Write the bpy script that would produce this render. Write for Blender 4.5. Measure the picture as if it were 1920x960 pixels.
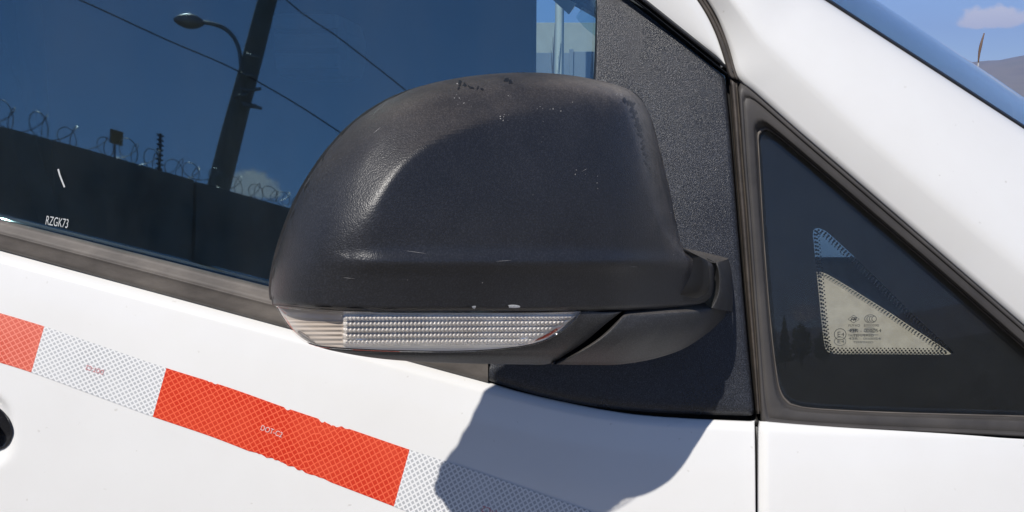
import bpy, bmesh, math, random
import numpy as np
from mathutils import Vector

random.seed(7)
rng = np.random.default_rng(7)
scene = bpy.context.scene
for o in list(bpy.data.objects):
    bpy.data.objects.remove(o)
rad = math.radians

# ------------------------------------------------------------------ camera
HFOV, PITCH, CAM = 60.0, 10.0, np.array([0.0, -0.72, 1.2])
cam_d = bpy.data.cameras.new('camera')
cam_d.sensor_fit = 'HORIZONTAL'
cam_d.angle = rad(HFOV)
cam_d.clip_start = 0.01
cam_d.clip_end = 30000
cam = bpy.data.objects.new('camera', cam_d)
scene.collection.objects.link(cam)
cam.location = CAM
cam.rotation_euler = (rad(90 - PITCH), 0, 0)
scene.camera = cam
scene.render.resolution_x, scene.render.resolution_y = 1024, 512

# ------------------------------------------------------------------ light
SUN_DIR = np.array([0.274, 0.639, -0.718])          # the way the light travels
SUN_DIR /= np.linalg.norm(SUN_DIR)
sun_d = bpy.data.lights.new('sun', 'SUN')
sun_d.energy = 4.4
sun_d.angle = rad(0.53)
sun_d.color = (1.0, 0.955, 0.89)
sun = bpy.data.objects.new('sun', sun_d)
scene.collection.objects.link(sun)
sun.rotation_euler = Vector(SUN_DIR).to_track_quat('-Z', 'Y').to_euler()
sun.location = (-3, -3, 6)
SUN_EL = math.asin(-SUN_DIR[2])
SUN_AZ = math.atan2(-SUN_DIR[0], -SUN_DIR[1])     # clockwise from +Y

world = bpy.data.worlds.new('World')
scene.world = world
world.use_nodes = True
wn = world.node_tree
for n in list(wn.nodes):
    wn.nodes.remove(n)


def wnode(t, **kw):
    n = wn.nodes.new(t)
    for k, v in kw.items():
        setattr(n, k, v)
    return n


def wmath(op, a, b=None, c=None, clamp=False):
    n = wnode('ShaderNodeMath', operation=op, use_clamp=clamp)
    for i, v in enumerate((a, b, c)):
        if v is None:
            continue
        if isinstance(v, (int, float)):
            n.inputs[i].default_value = v
        else:
            wn.links.new(v, n.inputs[i])
    return n.outputs[0]


sky = wnode('ShaderNodeTexSky', sky_type='NISHITA')
sky.sun_disc = False
sky.sun_elevation = SUN_EL
sky.sun_rotation = SUN_AZ
sky.altitude = 300
sky.air_density = 0.62
sky.dust_density = 0.0
sky.ozone_density = 5.0
bg = wnode('ShaderNodeBackground')
bg.inputs['Strength'].default_value = 0.11
wout = wnode('ShaderNodeOutputWorld')
tc = wnode('ShaderNodeTexCoord')
noise = wnode('ShaderNodeTexNoise')
noise.inputs['Scale'].default_value = 42
noise.inputs['Detail'].default_value = 7
noise.inputs['Roughness'].default_value = 0.62
wn.links.new(tc.outputs['Generated'], noise.inputs['Vector'])
nz = wmath('SUBTRACT', noise.outputs['Fac'], 0.5)


def cloud_mask(az, el, ru, rv):
    """small fair-weather cumulus: az clockwise from +Y, degrees"""
    a, e = rad(az), rad(el)
    fwd = (math.sin(a) * math.cos(e), math.cos(a) * math.cos(e), math.sin(e))
    rt = (math.cos(a), -math.sin(a), 0)
    up = (-math.sin(a) * math.sin(e), -math.cos(a) * math.sin(e), math.cos(e))

    def dot(v):
        n = wnode('ShaderNodeVectorMath', operation='DOT_PRODUCT')
        wn.links.new(tc.outputs['Generated'], n.inputs[0])
        n.inputs[1].default_value = v
        return n.outputs['Value']
    u = wmath('MULTIPLY', dot(rt), 1 / rad(ru))
    v = wmath('MULTIPLY', dot(up), 1 / rad(rv))
    vlow = wmath('MULTIPLY', wmath('MINIMUM', v, 0), 2.0)      # flat base
    v2 = wmath('ADD', wmath('MAXIMUM', v, 0), vlow)
    r2 = wmath('ADD', wmath('MULTIPLY', u, u), wmath('MULTIPLY', v2, v2))
    r2 = wmath('ADD', r2, wmath('MULTIPLY', nz, -3.2))
    m = wnode('ShaderNodeMapRange', interpolation_type='SMOOTHSTEP')
    wn.links.new(r2, m.inputs['Value'])
    m.inputs['From Min'].default_value = 1.15
    m.inputs['From Max'].default_value = 0.35
    front = wmath('GREATER_THAN', dot(fwd), 0.2)
    return wmath('MULTIPLY', m.outputs['Result'], front), v


masks, vs = [], []
CLOUDS = [(27.6, 4.3, 2.2, 0.85), (31.3, 4.9, 1.9, 0.9), (58, 6.5, 5, 1.6), (95, 8, 6, 2.0), (120, 9, 4, 1.4),
          (191.8, 11.0, 1.7, 1.2), (153, 2.5, 1.9, 0.75), (236, 9, 5, 1.8), (285, 6, 6, 1.8), (330, 7, 4, 1.4)]
tot = None
for c in CLOUDS:
    m, v = cloud_mask(*c)
    tot = m if tot is None else wmath('MAXIMUM', tot, m)
mixc = wnode('ShaderNodeMix', data_type='RGBA')
wn.links.new(wmath('MULTIPLY', tot, 0.8), mixc.inputs['Factor'])
wn.links.new(sky.outputs['Color'], mixc.inputs[6])
mixc.inputs[7].default_value = (9.0, 8.3, 7.9, 1)
wn.links.new(mixc.outputs[2], bg.inputs['Color'])
wn.links.new(bg.outputs[0], wout.inputs['Surface'])

scene.view_settings.view_transform = 'Standard'
scene.view_settings.look = 'None'
scene.view_settings.gamma = 1.0
scene.view_settings.use_curve_mapping = False
scene.view_settings.exposure = 0.18
scene.render.engine = 'CYCLES'
scene.cycles.max_bounces = 10
scene.cycles.transparent_max_bounces = 16
scene.cycles.caustics_reflective = False
scene.cycles.caustics_refractive = False

# ------------------------------------------------------------------ measuring helpers
FPX = 960 / math.tan(rad(HFOV / 2))
_p = rad(PITCH)
FWD = np.array([0, math.cos(_p), -math.sin(_p)])
UP = np.array([0, math.sin(_p), math.cos(_p)])
RT = np.array([1.0, 0, 0])


def rays(px, py):
    px, py = np.asarray(px, float), np.asarray(py, float)
    return FWD + ((px - 960) / FPX)[..., None] * RT + ((480 - py) / FPX)[..., None] * UP


def P(px, py, Y):
    d = rays(px, py)
    t = (np.asarray(Y, float) - CAM[1]) / d[..., 1]
    return CAM + d * t[..., None]


def PS(px, py, surf, it=14):
    """points of the surface Y = surf(x, z) along the lines of sight"""
    d = rays(px, py)
    Y = np.zeros(d.shape[:-1])
    for _ in range(it):
        q = CAM + d * ((Y - CAM[1]) / d[..., 1])[..., None]
        Y = surf(q[..., 0], q[..., 2])
    return CAM + d * ((Y - CAM[1]) / d[..., 1])[..., None]


def sstep(a, b, x):
    t = np.clip((np.asarray(x, float) - a) / (b - a), 0, 1)
    return t * t * (3 - 2 * t)


def resample(pts, n, smooth=True, w=None):
    """n points evenly along a polyline, optionally Catmull-Rom smoothed; extra columns are carried along"""
    pts = np.asarray(pts, float)
    if smooth and len(pts) > 2:
        q = np.vstack([2 * pts[0] - pts[1], pts, 2 * pts[-1] - pts[-2]])
        out = []
        for i in range(1, len(q) - 2):
            t = np.linspace(0, 1, 24, endpoint=False)[:, None]
            p0, p1, p2, p3 = q[i - 1], q[i], q[i + 1], q[i + 2]
            # centripetal-ish: limit the tangents on uneven spacing
            l1 = np.linalg.norm((p2 - p1)[:2]) + 1e-9
            t1 = (p2 - p0) / (np.linalg.norm((p2 - p1)[:2]) + np.linalg.norm((p1 - p0)[:2]) + 1e-9) * l1
            t2 = (p3 - p1) / (np.linalg.norm((p3 - p2)[:2]) + np.linalg.norm((p2 - p1)[:2]) + 1e-9) * l1
            out.append((2 * t**3 - 3 * t**2 + 1) * p1 + (t**3 - 2 * t**2 + t) * t1 + (-2 * t**3 + 3 * t**2) * p2 + (t**3 - t**2) * t2)
        pts = np.vstack(out + [q[-2][None]])
    L = np.concatenate([[0], np.cumsum(np.linalg.norm(np.diff(pts[:, :2], axis=0), axis=1))])
    s = np.linspace(0, 1, n) if w is None else w
    return np.stack([np.interp(s * L[-1], L, pts[:, k]) for k in range(pts.shape[1])], 1)


# belt line of the van side, in world x -> z (at Y = 0)
_bpts = np.array([(-1500, 61), (-600, 304), (0, 467), (500, 602), (905, 712), (1060, 752), (1200, 774), (1420, 786), (1920, 818), (2600, 862), (3600, 940)], float)
_bw = P(_bpts[:, 0], _bpts[:, 1], np.zeros(len(_bpts)))
_bx = np.linspace(_bw[0, 0], _bw[-1, 0], 400)
_bz = np.interp(_bx, _bw[:, 0], _bw[:, 2])
k = np.ones(9) / 9
_bzs = np.convolve(np.pad(_bz, 4, mode='edge'), k, mode='valid')


def belt_z(x):
    return np.interp(x, _bx, _bzs)


def plan(x):                                    # the flank draws in towards the nose
    return 0.30 * np.maximum(0, x - 0.14) ** 2


DISH = P(np.array([-62.0]), np.array([800.0]), np.array([-0.02]))[0]
TT = math.tan(rad(8.5))


def body(x, z):                                 # painted metal below the belt line
    h = np.maximum(belt_z(x) - z, -0.004)
    y = -0.036 * (1 - np.exp(-np.maximum(h, 0) / 0.11)) + plan(x)
    y = y + 0.011 * np.clip(1 - h / 0.011, 0, 1.6) ** 2
    u = (x - DISH[0]) / 0.045
    v = (z - DISH[2]) / 0.037
    r = (np.abs(u) ** 2.6 + np.abs(v) ** 2.6) ** (1 / 2.6)
    y = y + 0.006 * (1 - sstep(0.72, 1.0, r))
    return y


def green(x, z):                                # glass house above the belt line
    return 0.004 + TT * (z - belt_z(x)) + plan(x)


def off(surf, d):
    return lambda x, z: surf(x, z) - d          # d > 0 lies further out


# ------------------------------------------------------------------ mesh helpers
COL = scene.collection


def link(name, me, mat, parent=None):
    o = bpy.data.objects.new(name, me)
    COL.objects.link(o)
    if mat is not None:
        me.materials.append(mat)
    if parent is not None:
        o.parent = parent
    return o


def mesh_obj(name, verts, faces, mat, parent=None, smooth=True, uv=None, thick=0.0, face_cam=False):
    me = bpy.data.meshes.new(name)
    me.from_pydata([tuple(v) for v in np.asarray(verts).reshape(-1, 3)], [], faces)
    if uv is not None:
        lay = me.uv_layers.new(name='UVMap')
        uvf = np.asarray(uv, float).reshape(-1, 2)
        idx = np.empty(len(me.loops), dtype=np.int32)
        me.loops.foreach_get('vertex_index', idx)
        lay.data.foreach_set('uv', uvf[idx].ravel().astype(np.float32))
    if face_cam:
        s = sum((p.normal.y) * p.area for p in me.polygons)
        if s > 0:
            me.flip_normals()
    if smooth:
        me.polygons.foreach_set('use_smooth', [True] * len(me.polygons))
    me.update()
    o = link(name, me, mat, parent)
    if thick:
        md = o.modifiers.new('thickness', 'SOLIDIFY')
        md.thickness = abs(thick)
        md.offset = -1 if thick > 0 else 1
        md.use_quality_normals = False
    return o


def grid_faces(n, m, wrap=False, base=0):
    f = []
    for i in range(n - 1):
        for j in range(m - 1 if not wrap else m):
            a, b = base + i * m + j, base + i * m + (j + 1) % m
            f.append((a, b, b + m if not (wrap and (j + 1) % m == 0) else base + (i + 1) * m, a + m))
    return f


def grid_obj(name, V, mat, parent=None, wrap=False, uv=None, thick=0.0, smooth=True):
    V = np.asarray(V)
    n, m = V.shape[:2]
    return mesh_obj(name, V, grid_faces(n, m, wrap), mat, parent, smooth, uv, thick, True)


def coons(top, bottom, left, right, nu, nv, us=None, vs=None):
    us = np.linspace(0, 1, nu) if us is None else us
    vs = np.linspace(0, 1, nv) if vs is None else vs
    T = resample(top, len(us), w=us)
    B = resample(bottom, len(us), w=us)
    L = resample(left, len(vs), w=vs)
    R = resample(right, len(vs), w=vs)
    u = us[None, :, None]
    v = vs[:, None, None]
    S = (1 - v) * T[None] + v * B[None] + (1 - u) * L[:, None] + u * R[:, None]
    S -= (1 - u) * (1 - v) * T[0] + u * (1 - v) * T[-1] + (1 - u) * v * B[0] + u * v * B[-1]
    return S


def loft(rows, n, smooth=True):
    """rows of pixel polylines -> array (rows, n, 2)"""
    return np.stack([resample(r, n, smooth) for r in rows])


def section(rows, offs, n, surf, sub=1, smooth=True, spline=True):
    """a strip whose cross-section is given by the rows and their offsets from the surface"""
    R = loft(rows, n, smooth)
    offs = np.asarray(offs, float)
    if sub > 1:
        t = np.arange(len(rows))
        tt = np.linspace(0, len(rows) - 1, (len(rows) - 1) * sub + 1)
        Rn = np.empty((len(tt), n, 2))
        for i in range(n):
            for c in range(2):
                Rn[:, i, c] = np.interp(tt, t, R[:, i, c])
        if spline:
            oo = resample(np.stack([t * 1.0, offs], 1), 400)
            on = np.interp(tt, oo[:, 0], oo[:, 1])
        else:
            on = np.interp(tt, t, offs)
        R, offs = Rn, on
    out = []
    for r, o in zip(R, offs):
        out.append(PS(r[:, 0], r[:, 1], off(surf, o)))
    return np.stack(out)


def box(name, lo, hi, mat, parent=None, bevel=0.0):
    bm = bmesh.new()
    bmesh.ops.create_cube(bm, size=1)
    lo, hi = np.array(lo, float), np.array(hi, float)
    for v in bm.verts:
        v.co = Vector((lo + hi) / 2 + np.array(v.co) * (hi - lo))
    if bevel:
        bmesh.ops.bevel(bm, geom=bm.edges[:], offset=bevel, segments=2, affect='EDGES', profile=0.6)
    me = bpy.data.meshes.new(name)
    bm.to_mesh(me)
    bm.free()
    return link(name, me, mat, parent)


def tube_data(pts, radii, seg=8, close=True):
    pts = np.asarray(pts, float)
    n = len(pts)
    radii = np.broadcast_to(np.asarray(radii, float), (n,))
    t = np.gradient(pts, axis=0)
    t /= np.linalg.norm(t, axis=1)[:, None] + 1e-12
    ref = np.array([0, 0, 1.0]) if abs(t[0][2]) < 0.9 else np.array([1.0, 0, 0])
    V = []
    a = np.cross(t[0], ref)
    a /= np.linalg.norm(a)
    for i in range(n):
        a = a - t[i] * (a @ t[i])
        a /= np.linalg.norm(a)
        b = np.cross(t[i], a)
        th = np.linspace(0, 2 * math.pi, seg, endpoint=False)
        V.append(pts[i] + radii[i] * (np.cos(th)[:, None] * a + np.sin(th)[:, None] * b))
    V = np.array(V)
    F = grid_faces(n, seg, True)
    if close:
        F = F + [tuple(range(seg))[::-1], tuple(range((n - 1) * seg, n * seg))]
    return V.reshape(-1, 3), F


def tube(name, pts, radii, mat, parent=None, seg=8):
    V, F = tube_data(pts, radii, seg)
    return mesh_obj(name, V, F, mat, parent)


class Joined:
    def __init__(s):
        s.V, s.F, s.n = [], [], 0

    def add(s, V, F):
        V = np.asarray(V).reshape(-1, 3)
        s.V.append(V)
        s.F += [tuple(i + s.n for i in f) for f in F]
        s.n += len(V)

    def grid(s, V):
        V = np.asarray(V)
        s.add(V, grid_faces(V.shape[0], V.shape[1]))

    def obj(s, name, mat, parent=None, smooth=True, thick=0.0, face_cam=False):
        return mesh_obj(name, np.vstack(s.V), s.F, mat, parent, smooth, None, thick, face_cam)


def tag(o, label=None, cat=None, group=None, kind=None):
    for kx, vx in (('label', label), ('category', cat), ('group', group), ('kind', kind)):
        if vx:
            o[kx] = vx
    return o


def empty(name, loc, label, cat, group=None):
    o = bpy.data.objects.new(name, None)
    COL.objects.link(o)
    o.empty_display_size = 0.1
    o.location = loc
    bpy.context.view_layer.update()
    return tag(o, label, cat, group)


# ------------------------------------------------------------------ materials
def M(name):
    m = bpy.data.materials.new(name)
    m.use_nodes = True
    nt = m.node_tree
    return m, nt, nt.nodes['Principled BSDF'], nt.nodes['Material Output']


def N(nt, t, **kw):
    n = nt.nodes.new(t)
    for kx, vx in kw.items():
        if kx in n.inputs and not hasattr(n, kx):
            n.inputs[kx].default_value = vx
        else:
            try:
                setattr(n, kx, vx)
            except Exception:
                n.inputs[kx].default_value = vx
    return n


def noise_node(nt, scale, detail=4, rough=0.55, coord='Object', stretch=None):
    c = N(nt, 'ShaderNodeTexCoord')
    n = N(nt, 'ShaderNodeTexNoise')
    n.inputs['Scale'].default_value = scale
    n.inputs['Detail'].default_value = detail
    n.inputs['Roughness'].default_value = rough
    if stretch:
        mp = N(nt, 'ShaderNodeMapping')
        mp.inputs['Scale'].default_value = stretch
        nt.links.new(c.outputs[coord], mp.inputs['Vector'])
        nt.links.new(mp.outputs[0], n.inputs['Vector'])
    else:
        nt.links.new(c.outputs[coord], n.inputs['Vector'])
    return n


def ramp(nt, src, stops):
    r = N(nt, 'ShaderNodeValToRGB')
    e = r.color_ramp.elements
    while len(e) < len(stops):
        e.new(0.5)
    for el, (p, c) in zip(e, stops):
        el.position = p
        el.color = (*c, 1) if len(c) == 3 else c
    nt.links.new(src, r.inputs['Fac'])
    return r.outputs['Color']


def bump(nt, src, strength, dist, bsdf, prev=None):
    b = N(nt, 'ShaderNodeBump')
    b.inputs['Strength'].default_value = strength
    b.inputs['Distance'].default_value = dist
    nt.links.new(src, b.inputs['Height'])
    if prev is not None:
        nt.links.new(prev, b.inputs['Normal'])
    nt.links.new(b.outputs[0], bsdf.inputs['Normal'])
    return b.outputs[0]


def simple(name, stops, scale, rough=0.6, bstr=0.0, bdist=0.001, bscale=None, metallic=0.0, stretch=None, detail=4, spec=0.5, coat=0.0):
    """colour from a noise ramp, grain from a second noise"""
    m, nt, b, o = M(name)
    n = noise_node(nt, scale, detail, stretch=stretch)
    k0 = len(stops)
    col = ramp(nt, n.outputs['Fac'], [(0.28 + 0.44 * i / max(1, k0 - 1), c) for i, c in enumerate(stops)])
    nt.links.new(col, b.inputs['Base Color'])
    b.inputs['Roughness'].default_value = rough
    b.inputs['Metallic'].default_value = metallic
    b.inputs['Specular IOR Level'].default_value = spec
    b.inputs['Coat Weight'].default_value = coat
    b.inputs['Coat Roughness'].default_value = 0.06
    if bstr:
        n2 = noise_node(nt, bscale or scale * 8, 3)
        bump(nt, n2.outputs['Fac'], bstr, bdist, b)
    return m


def paint_white():
    m, nt, b, o = M('white_paint')
    n = noise_node(nt, 9, 6, 0.6)
    col = ramp(nt, n.outputs['Fac'], [(0.25, (0.755, 0.745, 0.72)), (0.75, (0.80, 0.795, 0.775))])
    sp = noise_node(nt, 130, 2, 0.5)
    dirt = ramp(nt, sp.outputs['Fac'], [(0.735, (0, 0, 0)), (0.80, (1, 1, 1))])
    mx = N(nt, 'ShaderNodeMix', data_type='RGBA')
    nt.links.new(dirt, mx.inputs['Factor'])
    nt.links.new(col, mx.inputs[6])
    mx.inputs[7].default_value = (0.62, 0.60, 0.56, 1)
    nt.links.new(mx.outputs[2], b.inputs['Base Color'])
    rg = ramp(nt, n.outputs['Fac'], [(0.3, (0.30,) * 3), (0.7, (0.42,) * 3)])
    nt.links.new(rg, b.inputs['Roughness'])
    b.inputs['Coat Weight'].default_value = 0.8
    b.inputs['Coat Roughness'].default_value = 0.08
    b.inputs['Coat IOR'].default_value = 1.45
    b.inputs['Specular IOR Level'].default_value = 0.3
    return m


def plastic(name, base, grain_scale, grain, rough, dust=0.0, dustcol=(0.16, 0.14, 0.12), fleck=0.0, gdist=0.0006, speck=0.4, wear=0.0):
    """weathered moulded plastic: fine grain, faded blotches, dust on what faces up"""
    m, nt, b, o = M(name)
    n = noise_node(nt, 11, 6, 0.6)
    c1 = tuple(v * 0.72 for v in base)
    c2 = tuple(v * 1.35 for v in base)
    col = ramp(nt, n.outputs['Fac'], [(0.3, c1), (0.7, c2)])
    if dust:
        g = N(nt, 'ShaderNodeNewGeometry')
        sx = N(nt, 'ShaderNodeSeparateXYZ')
        nt.links.new(g.outputs['True Normal'], sx.inputs[0])
        mr = N(nt, 'ShaderNodeMapRange', interpolation_type='SMOOTHSTEP')
        nt.links.new(sx.outputs['Z'], mr.inputs['Value'])
        mr.inputs['From Min'].default_value = 0.45
        mr.inputs['From Max'].default_value = 0.95
        n3 = noise_node(nt, 32, 5, 0.65)
        mu = N(nt, 'ShaderNodeMath', operation='MULTIPLY')
        nt.links.new(mr.outputs[0], mu.inputs[0])
        r3 = ramp(nt, n3.outputs['Fac'], [(0.3, (0.3,) * 3), (0.7, (1,) * 3)])
        nt.links.new(r3, mu.inputs[1])
        mu2 = N(nt, 'ShaderNodeMath', operation='MULTIPLY')
        nt.links.new(mu.outputs[0], mu2.inputs[0])
        mu2.inputs[1].default_value = dust
        mx = N(nt, 'ShaderNodeMix', data_type='RGBA')
        nt.links.new(mu2.outputs[0], mx.inputs['Factor'])
        nt.links.new(col, mx.inputs[6])
        mx.inputs[7].default_value = (*dustcol, 1)
        col = mx.outputs[2]
    if wear:
        av = N(nt, 'ShaderNodeAttribute')
        av.attribute_name = 'wear'
        n4 = noise_node(nt, 75, 6, 0.7)
        r4 = ramp(nt, n4.outputs['Fac'], [(0.32, (0.05,) * 3), (0.62, (1,) * 3)])
        mu = N(nt, 'ShaderNodeMath', operation='MULTIPLY')
        nt.links.new(av.outputs['Fac'], mu.inputs[0])
        nt.links.new(r4, mu.inputs[1])
        mu2 = N(nt, 'ShaderNodeMath', operation='MULTIPLY')
        nt.links.new(mu.outputs[0], mu2.inputs[0])
        mu2.inputs[1].default_value = wear
        mx = N(nt, 'ShaderNodeMix', data_type='RGBA')
        nt.links.new(mu2.outputs[0], mx.inputs['Factor'])
        nt.links.new(col, mx.inputs[6])
        mx.inputs[7].default_value = (0.20, 0.175, 0.155, 1)
        col = mx.outputs[2]
    if fleck:
        sp = noise_node(nt, 420, 1, 0.5)
        f = ramp(nt, sp.outputs['Fac'], [(0.76, (0, 0, 0)), (0.80, (1, 1, 1))])
        mx = N(nt, 'ShaderNodeMix', data_type='RGBA')
        mu = N(nt, 'ShaderNodeMath', operation='MULTIPLY')
        nt.links.new(f, mu.inputs[0])
        mu.inputs[1].default_value = fleck
        nt.links.new(mu.outputs[0], mx.inputs['Factor'])
        nt.links.new(col, mx.inputs[6])
        mx.inputs[7].default_value = (0.35, 0.35, 0.35, 1)
        col = mx.outputs[2]
    gc = noise_node(nt, grain_scale * 0.8, 2, 0.6)
    gr = ramp(nt, gc.outputs['Fac'], [(0.38, (1 - speck * 0.5,) * 3), (0.5, (1,) * 3), (0.66, (1 + speck * 2.2,) * 3)])
    gm = N(nt, 'ShaderNodeMix', data_type='RGBA', blend_type='MULTIPLY')
    gm.inputs['Factor'].default_value = 1.0
    nt.links.new(col, gm.inputs[6])
    nt.links.new(gr, gm.inputs[7])
    gm.clamp_result = False
    col = gm.outputs[2]
    nt.links.new(col, b.inputs['Base Color'])
    rr = ramp(nt, n.outputs['Fac'], [(0.3, (rough - 0.05,) * 3), (0.7, (rough + 0.07,) * 3)])
    nt.links.new(rr, b.inputs['Roughness'])
    gn = noise_node(nt, grain_scale, 2, 0.5)
    bump(nt, gn.outputs['Fac'], grain, gdist, b)
    return m


def glass_mat(name, tint, ior, rough=0.0, haze=0.0, gloss=(1, 1, 1), wavy=0.0):
    """thin tinted car glass: dark see-through plus a Fresnel mirror, with a little dust film"""
    m, nt, b, o = M(name)
    nt.nodes.remove(b)
    tr = N(nt, 'ShaderNodeBsdfTransparent')
    tr.inputs['Color'].default_value = (*tint, 1)
    gl = N(nt, 'ShaderNodeBsdfGlossy')
    gl.inputs['Roughness'].default_value = rough
    ge = N(nt, 'ShaderNodeNewGeometry')            # Schlick's Fresnel term, the same from both faces of the pane
    dt = N(nt, 'ShaderNodeVectorMath', operation='DOT_PRODUCT')
    nt.links.new(ge.outputs['Incoming'], dt.inputs[0])
    nt.links.new(ge.outputs['Normal'], dt.inputs[1])

    def mth(op, x, y):
        q = N(nt, 'ShaderNodeMath', operation=op)
        for i, v in enumerate((x, y)):
            if v is None:
                continue
            if isinstance(v, (int, float)):
                q.inputs[i].default_value = v
            else:
                nt.links.new(v, q.inputs[i])
        return q.outputs[0]
    f5 = mth('POWER', mth('SUBTRACT', 1.0, mth('ABSOLUTE', dt.outputs['Value'], None)), 5.0)
    r0 = ((ior - 1) / (ior + 1)) ** 2
    fres = mth('ADD', mth('MULTIPLY', f5, 1 - r0), r0)
    gl.inputs['Color'].default_value = (*gloss, 1)
    if wavy:
        wv = noise_node(nt, 7, 1, 0.4)
        wb = N(nt, 'ShaderNodeBump')
        wb.inputs['Strength'].default_value = 1.0
        wb.inputs['Distance'].default_value = wavy
        nt.links.new(wv.outputs['Fac'], wb.inputs['Height'])
        nt.links.new(wb.outputs[0], gl.inputs['Normal'])
    mx = N(nt, 'ShaderNodeMixShader')
    nt.links.new(fres, mx.inputs[0])
    nt.links.new(tr.outputs[0], mx.inputs[1])
    nt.links.new(gl.outputs[0], mx.inputs[2])
    out = mx.outputs[0]
    if haze:
        df = N(nt, 'ShaderNodeBsdfDiffuse')
        df.inputs['Color'].default_value = (0.32, 0.31, 0.29, 1)
        n = noise_node(nt, 14, 6, 0.65, stretch=(1, 1, 0.35))
        r = ramp(nt, n.outputs['Fac'], [(0.35, (0, 0, 0)), (0.8, (haze,) * 3)])
        mx2 = N(nt, 'ShaderNodeMixShader')
        nt.links.new(r, mx2.inputs[0])
        nt.links.new(out, mx2.inputs[1])
        nt.links.new(df.outputs[0], mx2.inputs[2])
        out = mx2.outputs[0]
    nt.links.new(out, o.inputs['Surface'])
    return m


def tape_mat(name, line, cell, k, cellsize, fade):
    m, nt, b, o = M(name)
    uv = N(nt, 'ShaderNodeUVMap')
    mp = N(nt, 'ShaderNodeMapping')
    mp.inputs['Rotation'].default_value = (0, 0, rad(45))
    mp.inputs['Scale'].default_value = (1 / cellsize,) * 3
    nt.links.new(uv.outputs[0], mp.inputs['Vector'])
    sx = N(nt, 'ShaderNodeSeparateXYZ')
    nt.links.new(mp.outputs[0], sx.inputs[0])

    def tri(s):
        a = N(nt, 'ShaderNodeMath', operation='PINGPONG')
        nt.links.new(s, a.inputs[0])
        a.inputs[1].default_value = 0.5
        return a.outputs[0]
    mn = N(nt, 'ShaderNodeMath', operation='MINIMUM')
    nt.links.new(tri(sx.outputs['X']), mn.inputs[0])
    nt.links.new(tri(sx.outputs['Y']), mn.inputs[1])
    mr = N(nt, 'ShaderNodeMapRange', interpolation_type='SMOOTHSTEP')
    nt.links.new(mn.outputs[0], mr.inputs['Value'])
    mr.inputs['From Min'].default_value = k
    mr.inputs['From Max'].default_value = k + 0.1
    n = noise_node(nt, 26, 4, 0.6)
    cl = ramp(nt, n.outputs['Fac'], [(0.3, cell), (0.75, fade)])
    mx = N(nt, 'ShaderNodeMix', data_type='RGBA')
    nt.links.new(mr.outputs[0], mx.inputs['Factor'])
    mx.inputs[6].default_value = (*line, 1)
    nt.links.new(cl, mx.inputs[7])
    nt.links.new(mx.outputs[2], b.inputs['Base Color'])
    b.inputs['Roughness'].default_value = 0.28
    b.inputs['Specular IOR Level'].default_value = 0.35
    bump(nt, mr.outputs[0], 0.12, 0.0003, b)
    return m


MAT = {}
MAT['paint'] = paint_white()
MAT['shell'] = plastic('mirror_plastic', (0.0185, 0.0192, 0.0225), 1250, 0.36, 0.34, dust=0.5, dustcol=(0.13, 0.108, 0.088), speck=0.24, wear=0.6)
MAT['sail'] = plastic('sail_plastic', (0.018, 0.0195, 0.024), 1500, 0.55, 0.28, dust=0.0, gdist=0.0008, speck=0.8)
MAT['cap'] = plastic('cap_plastic', (0.032, 0.032, 0.033), 1500, 0.22, 0.52, dust=0.5)
MAT['trim'] = simple('weathered_rubber', [(0.075, 0.066, 0.060), (0.125, 0.11, 0.098), (0.185, 0.163, 0.142)], 22, 0.62, 0.25, 0.0006, 600, stretch=(1, 1, 2.2), detail=7, spec=0.4)
MAT['frame'] = simple('frame_plastic', [(0.040, 0.037, 0.036), (0.062, 0.057, 0.054), (0.082, 0.074, 0.068)], 18, 0.55, 0.2, 0.0004, 900, detail=7, spec=0.4)
MAT['seal'] = simple('door_seal_rubber', [(0.04, 0.034, 0.030), (0.095, 0.078, 0.064)], 60, 0.6, 0.3, 0.0006, 500, detail=6)
MAT['black'] = simple('black_rubber', [(0.006, 0.006, 0.006), (0.014, 0.013, 0.012)], 60, 0.5, 0.1, 0.0004, 700)
MAT['gloss_black'] = simple('gloss_black_plastic', [(0.010, 0.011, 0.013), (0.018, 0.018, 0.02)], 30, 0.18, 0.03, 0.0004, 400)
MAT['glass'] = glass_mat('window_glass', (0.70, 0.82, 0.86), 2.2, 0.017, 0.028, (0.72, 0.96, 1.0), 0.00016)
MAT['qglass'] = glass_mat('quarter_glass', (0.91, 0.92, 0.90), 1.37, 0.0, 0.002)
MAT['wglass'] = glass_mat('windscreen_glass', (0.80, 0.90, 0.92), 1.7, 0.0, 0.01)
MAT['frit'] = simple('black_ceramic_band', [(0.008, 0.008, 0.009), (0.014, 0.014, 0.015)], 40, 0.35)
MAT['ink'] = simple('glass_print', [(0.010, 0.010, 0.010), (0.03, 0.03, 0.03)], 200, 0.6)
MAT['etch'] = simple('etched_lettering', [(0.42, 0.44, 0.44), (0.58, 0.6, 0.6)], 300, 0.7)
MAT['tape_red'] = tape_mat('red_reflective_tape', (0.82, 0.125, 0.06), (0.58, 0.030, 0.012), 0.06, 9.4, (0.66, 0.07, 0.032))
MAT['tape_white'] = tape_mat('white_reflective_tape', (0.80, 0.80, 0.79), (0.40, 0.41, 0.425), 0.135, 7.8, (0.55, 0.555, 0.56))
MAT['tape_pale'] = tape_mat('pale_red_tape', (0.84, 0.26, 0.19), (0.62, 0.10, 0.065), 0.06, 9.4, (0.70, 0.17, 0.12))  # paler, pinker red used for one tape segment only
MAT['print_pink'] = simple('pale_pink_print', [(0.72, 0.50, 0.48), (0.8, 0.62, 0.6)], 400, 0.5)
MAT['print_red'] = simple('faded_red_print', [(0.55, 0.14, 0.15), (0.66, 0.30, 0.30)], 400, 0.5)
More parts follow.
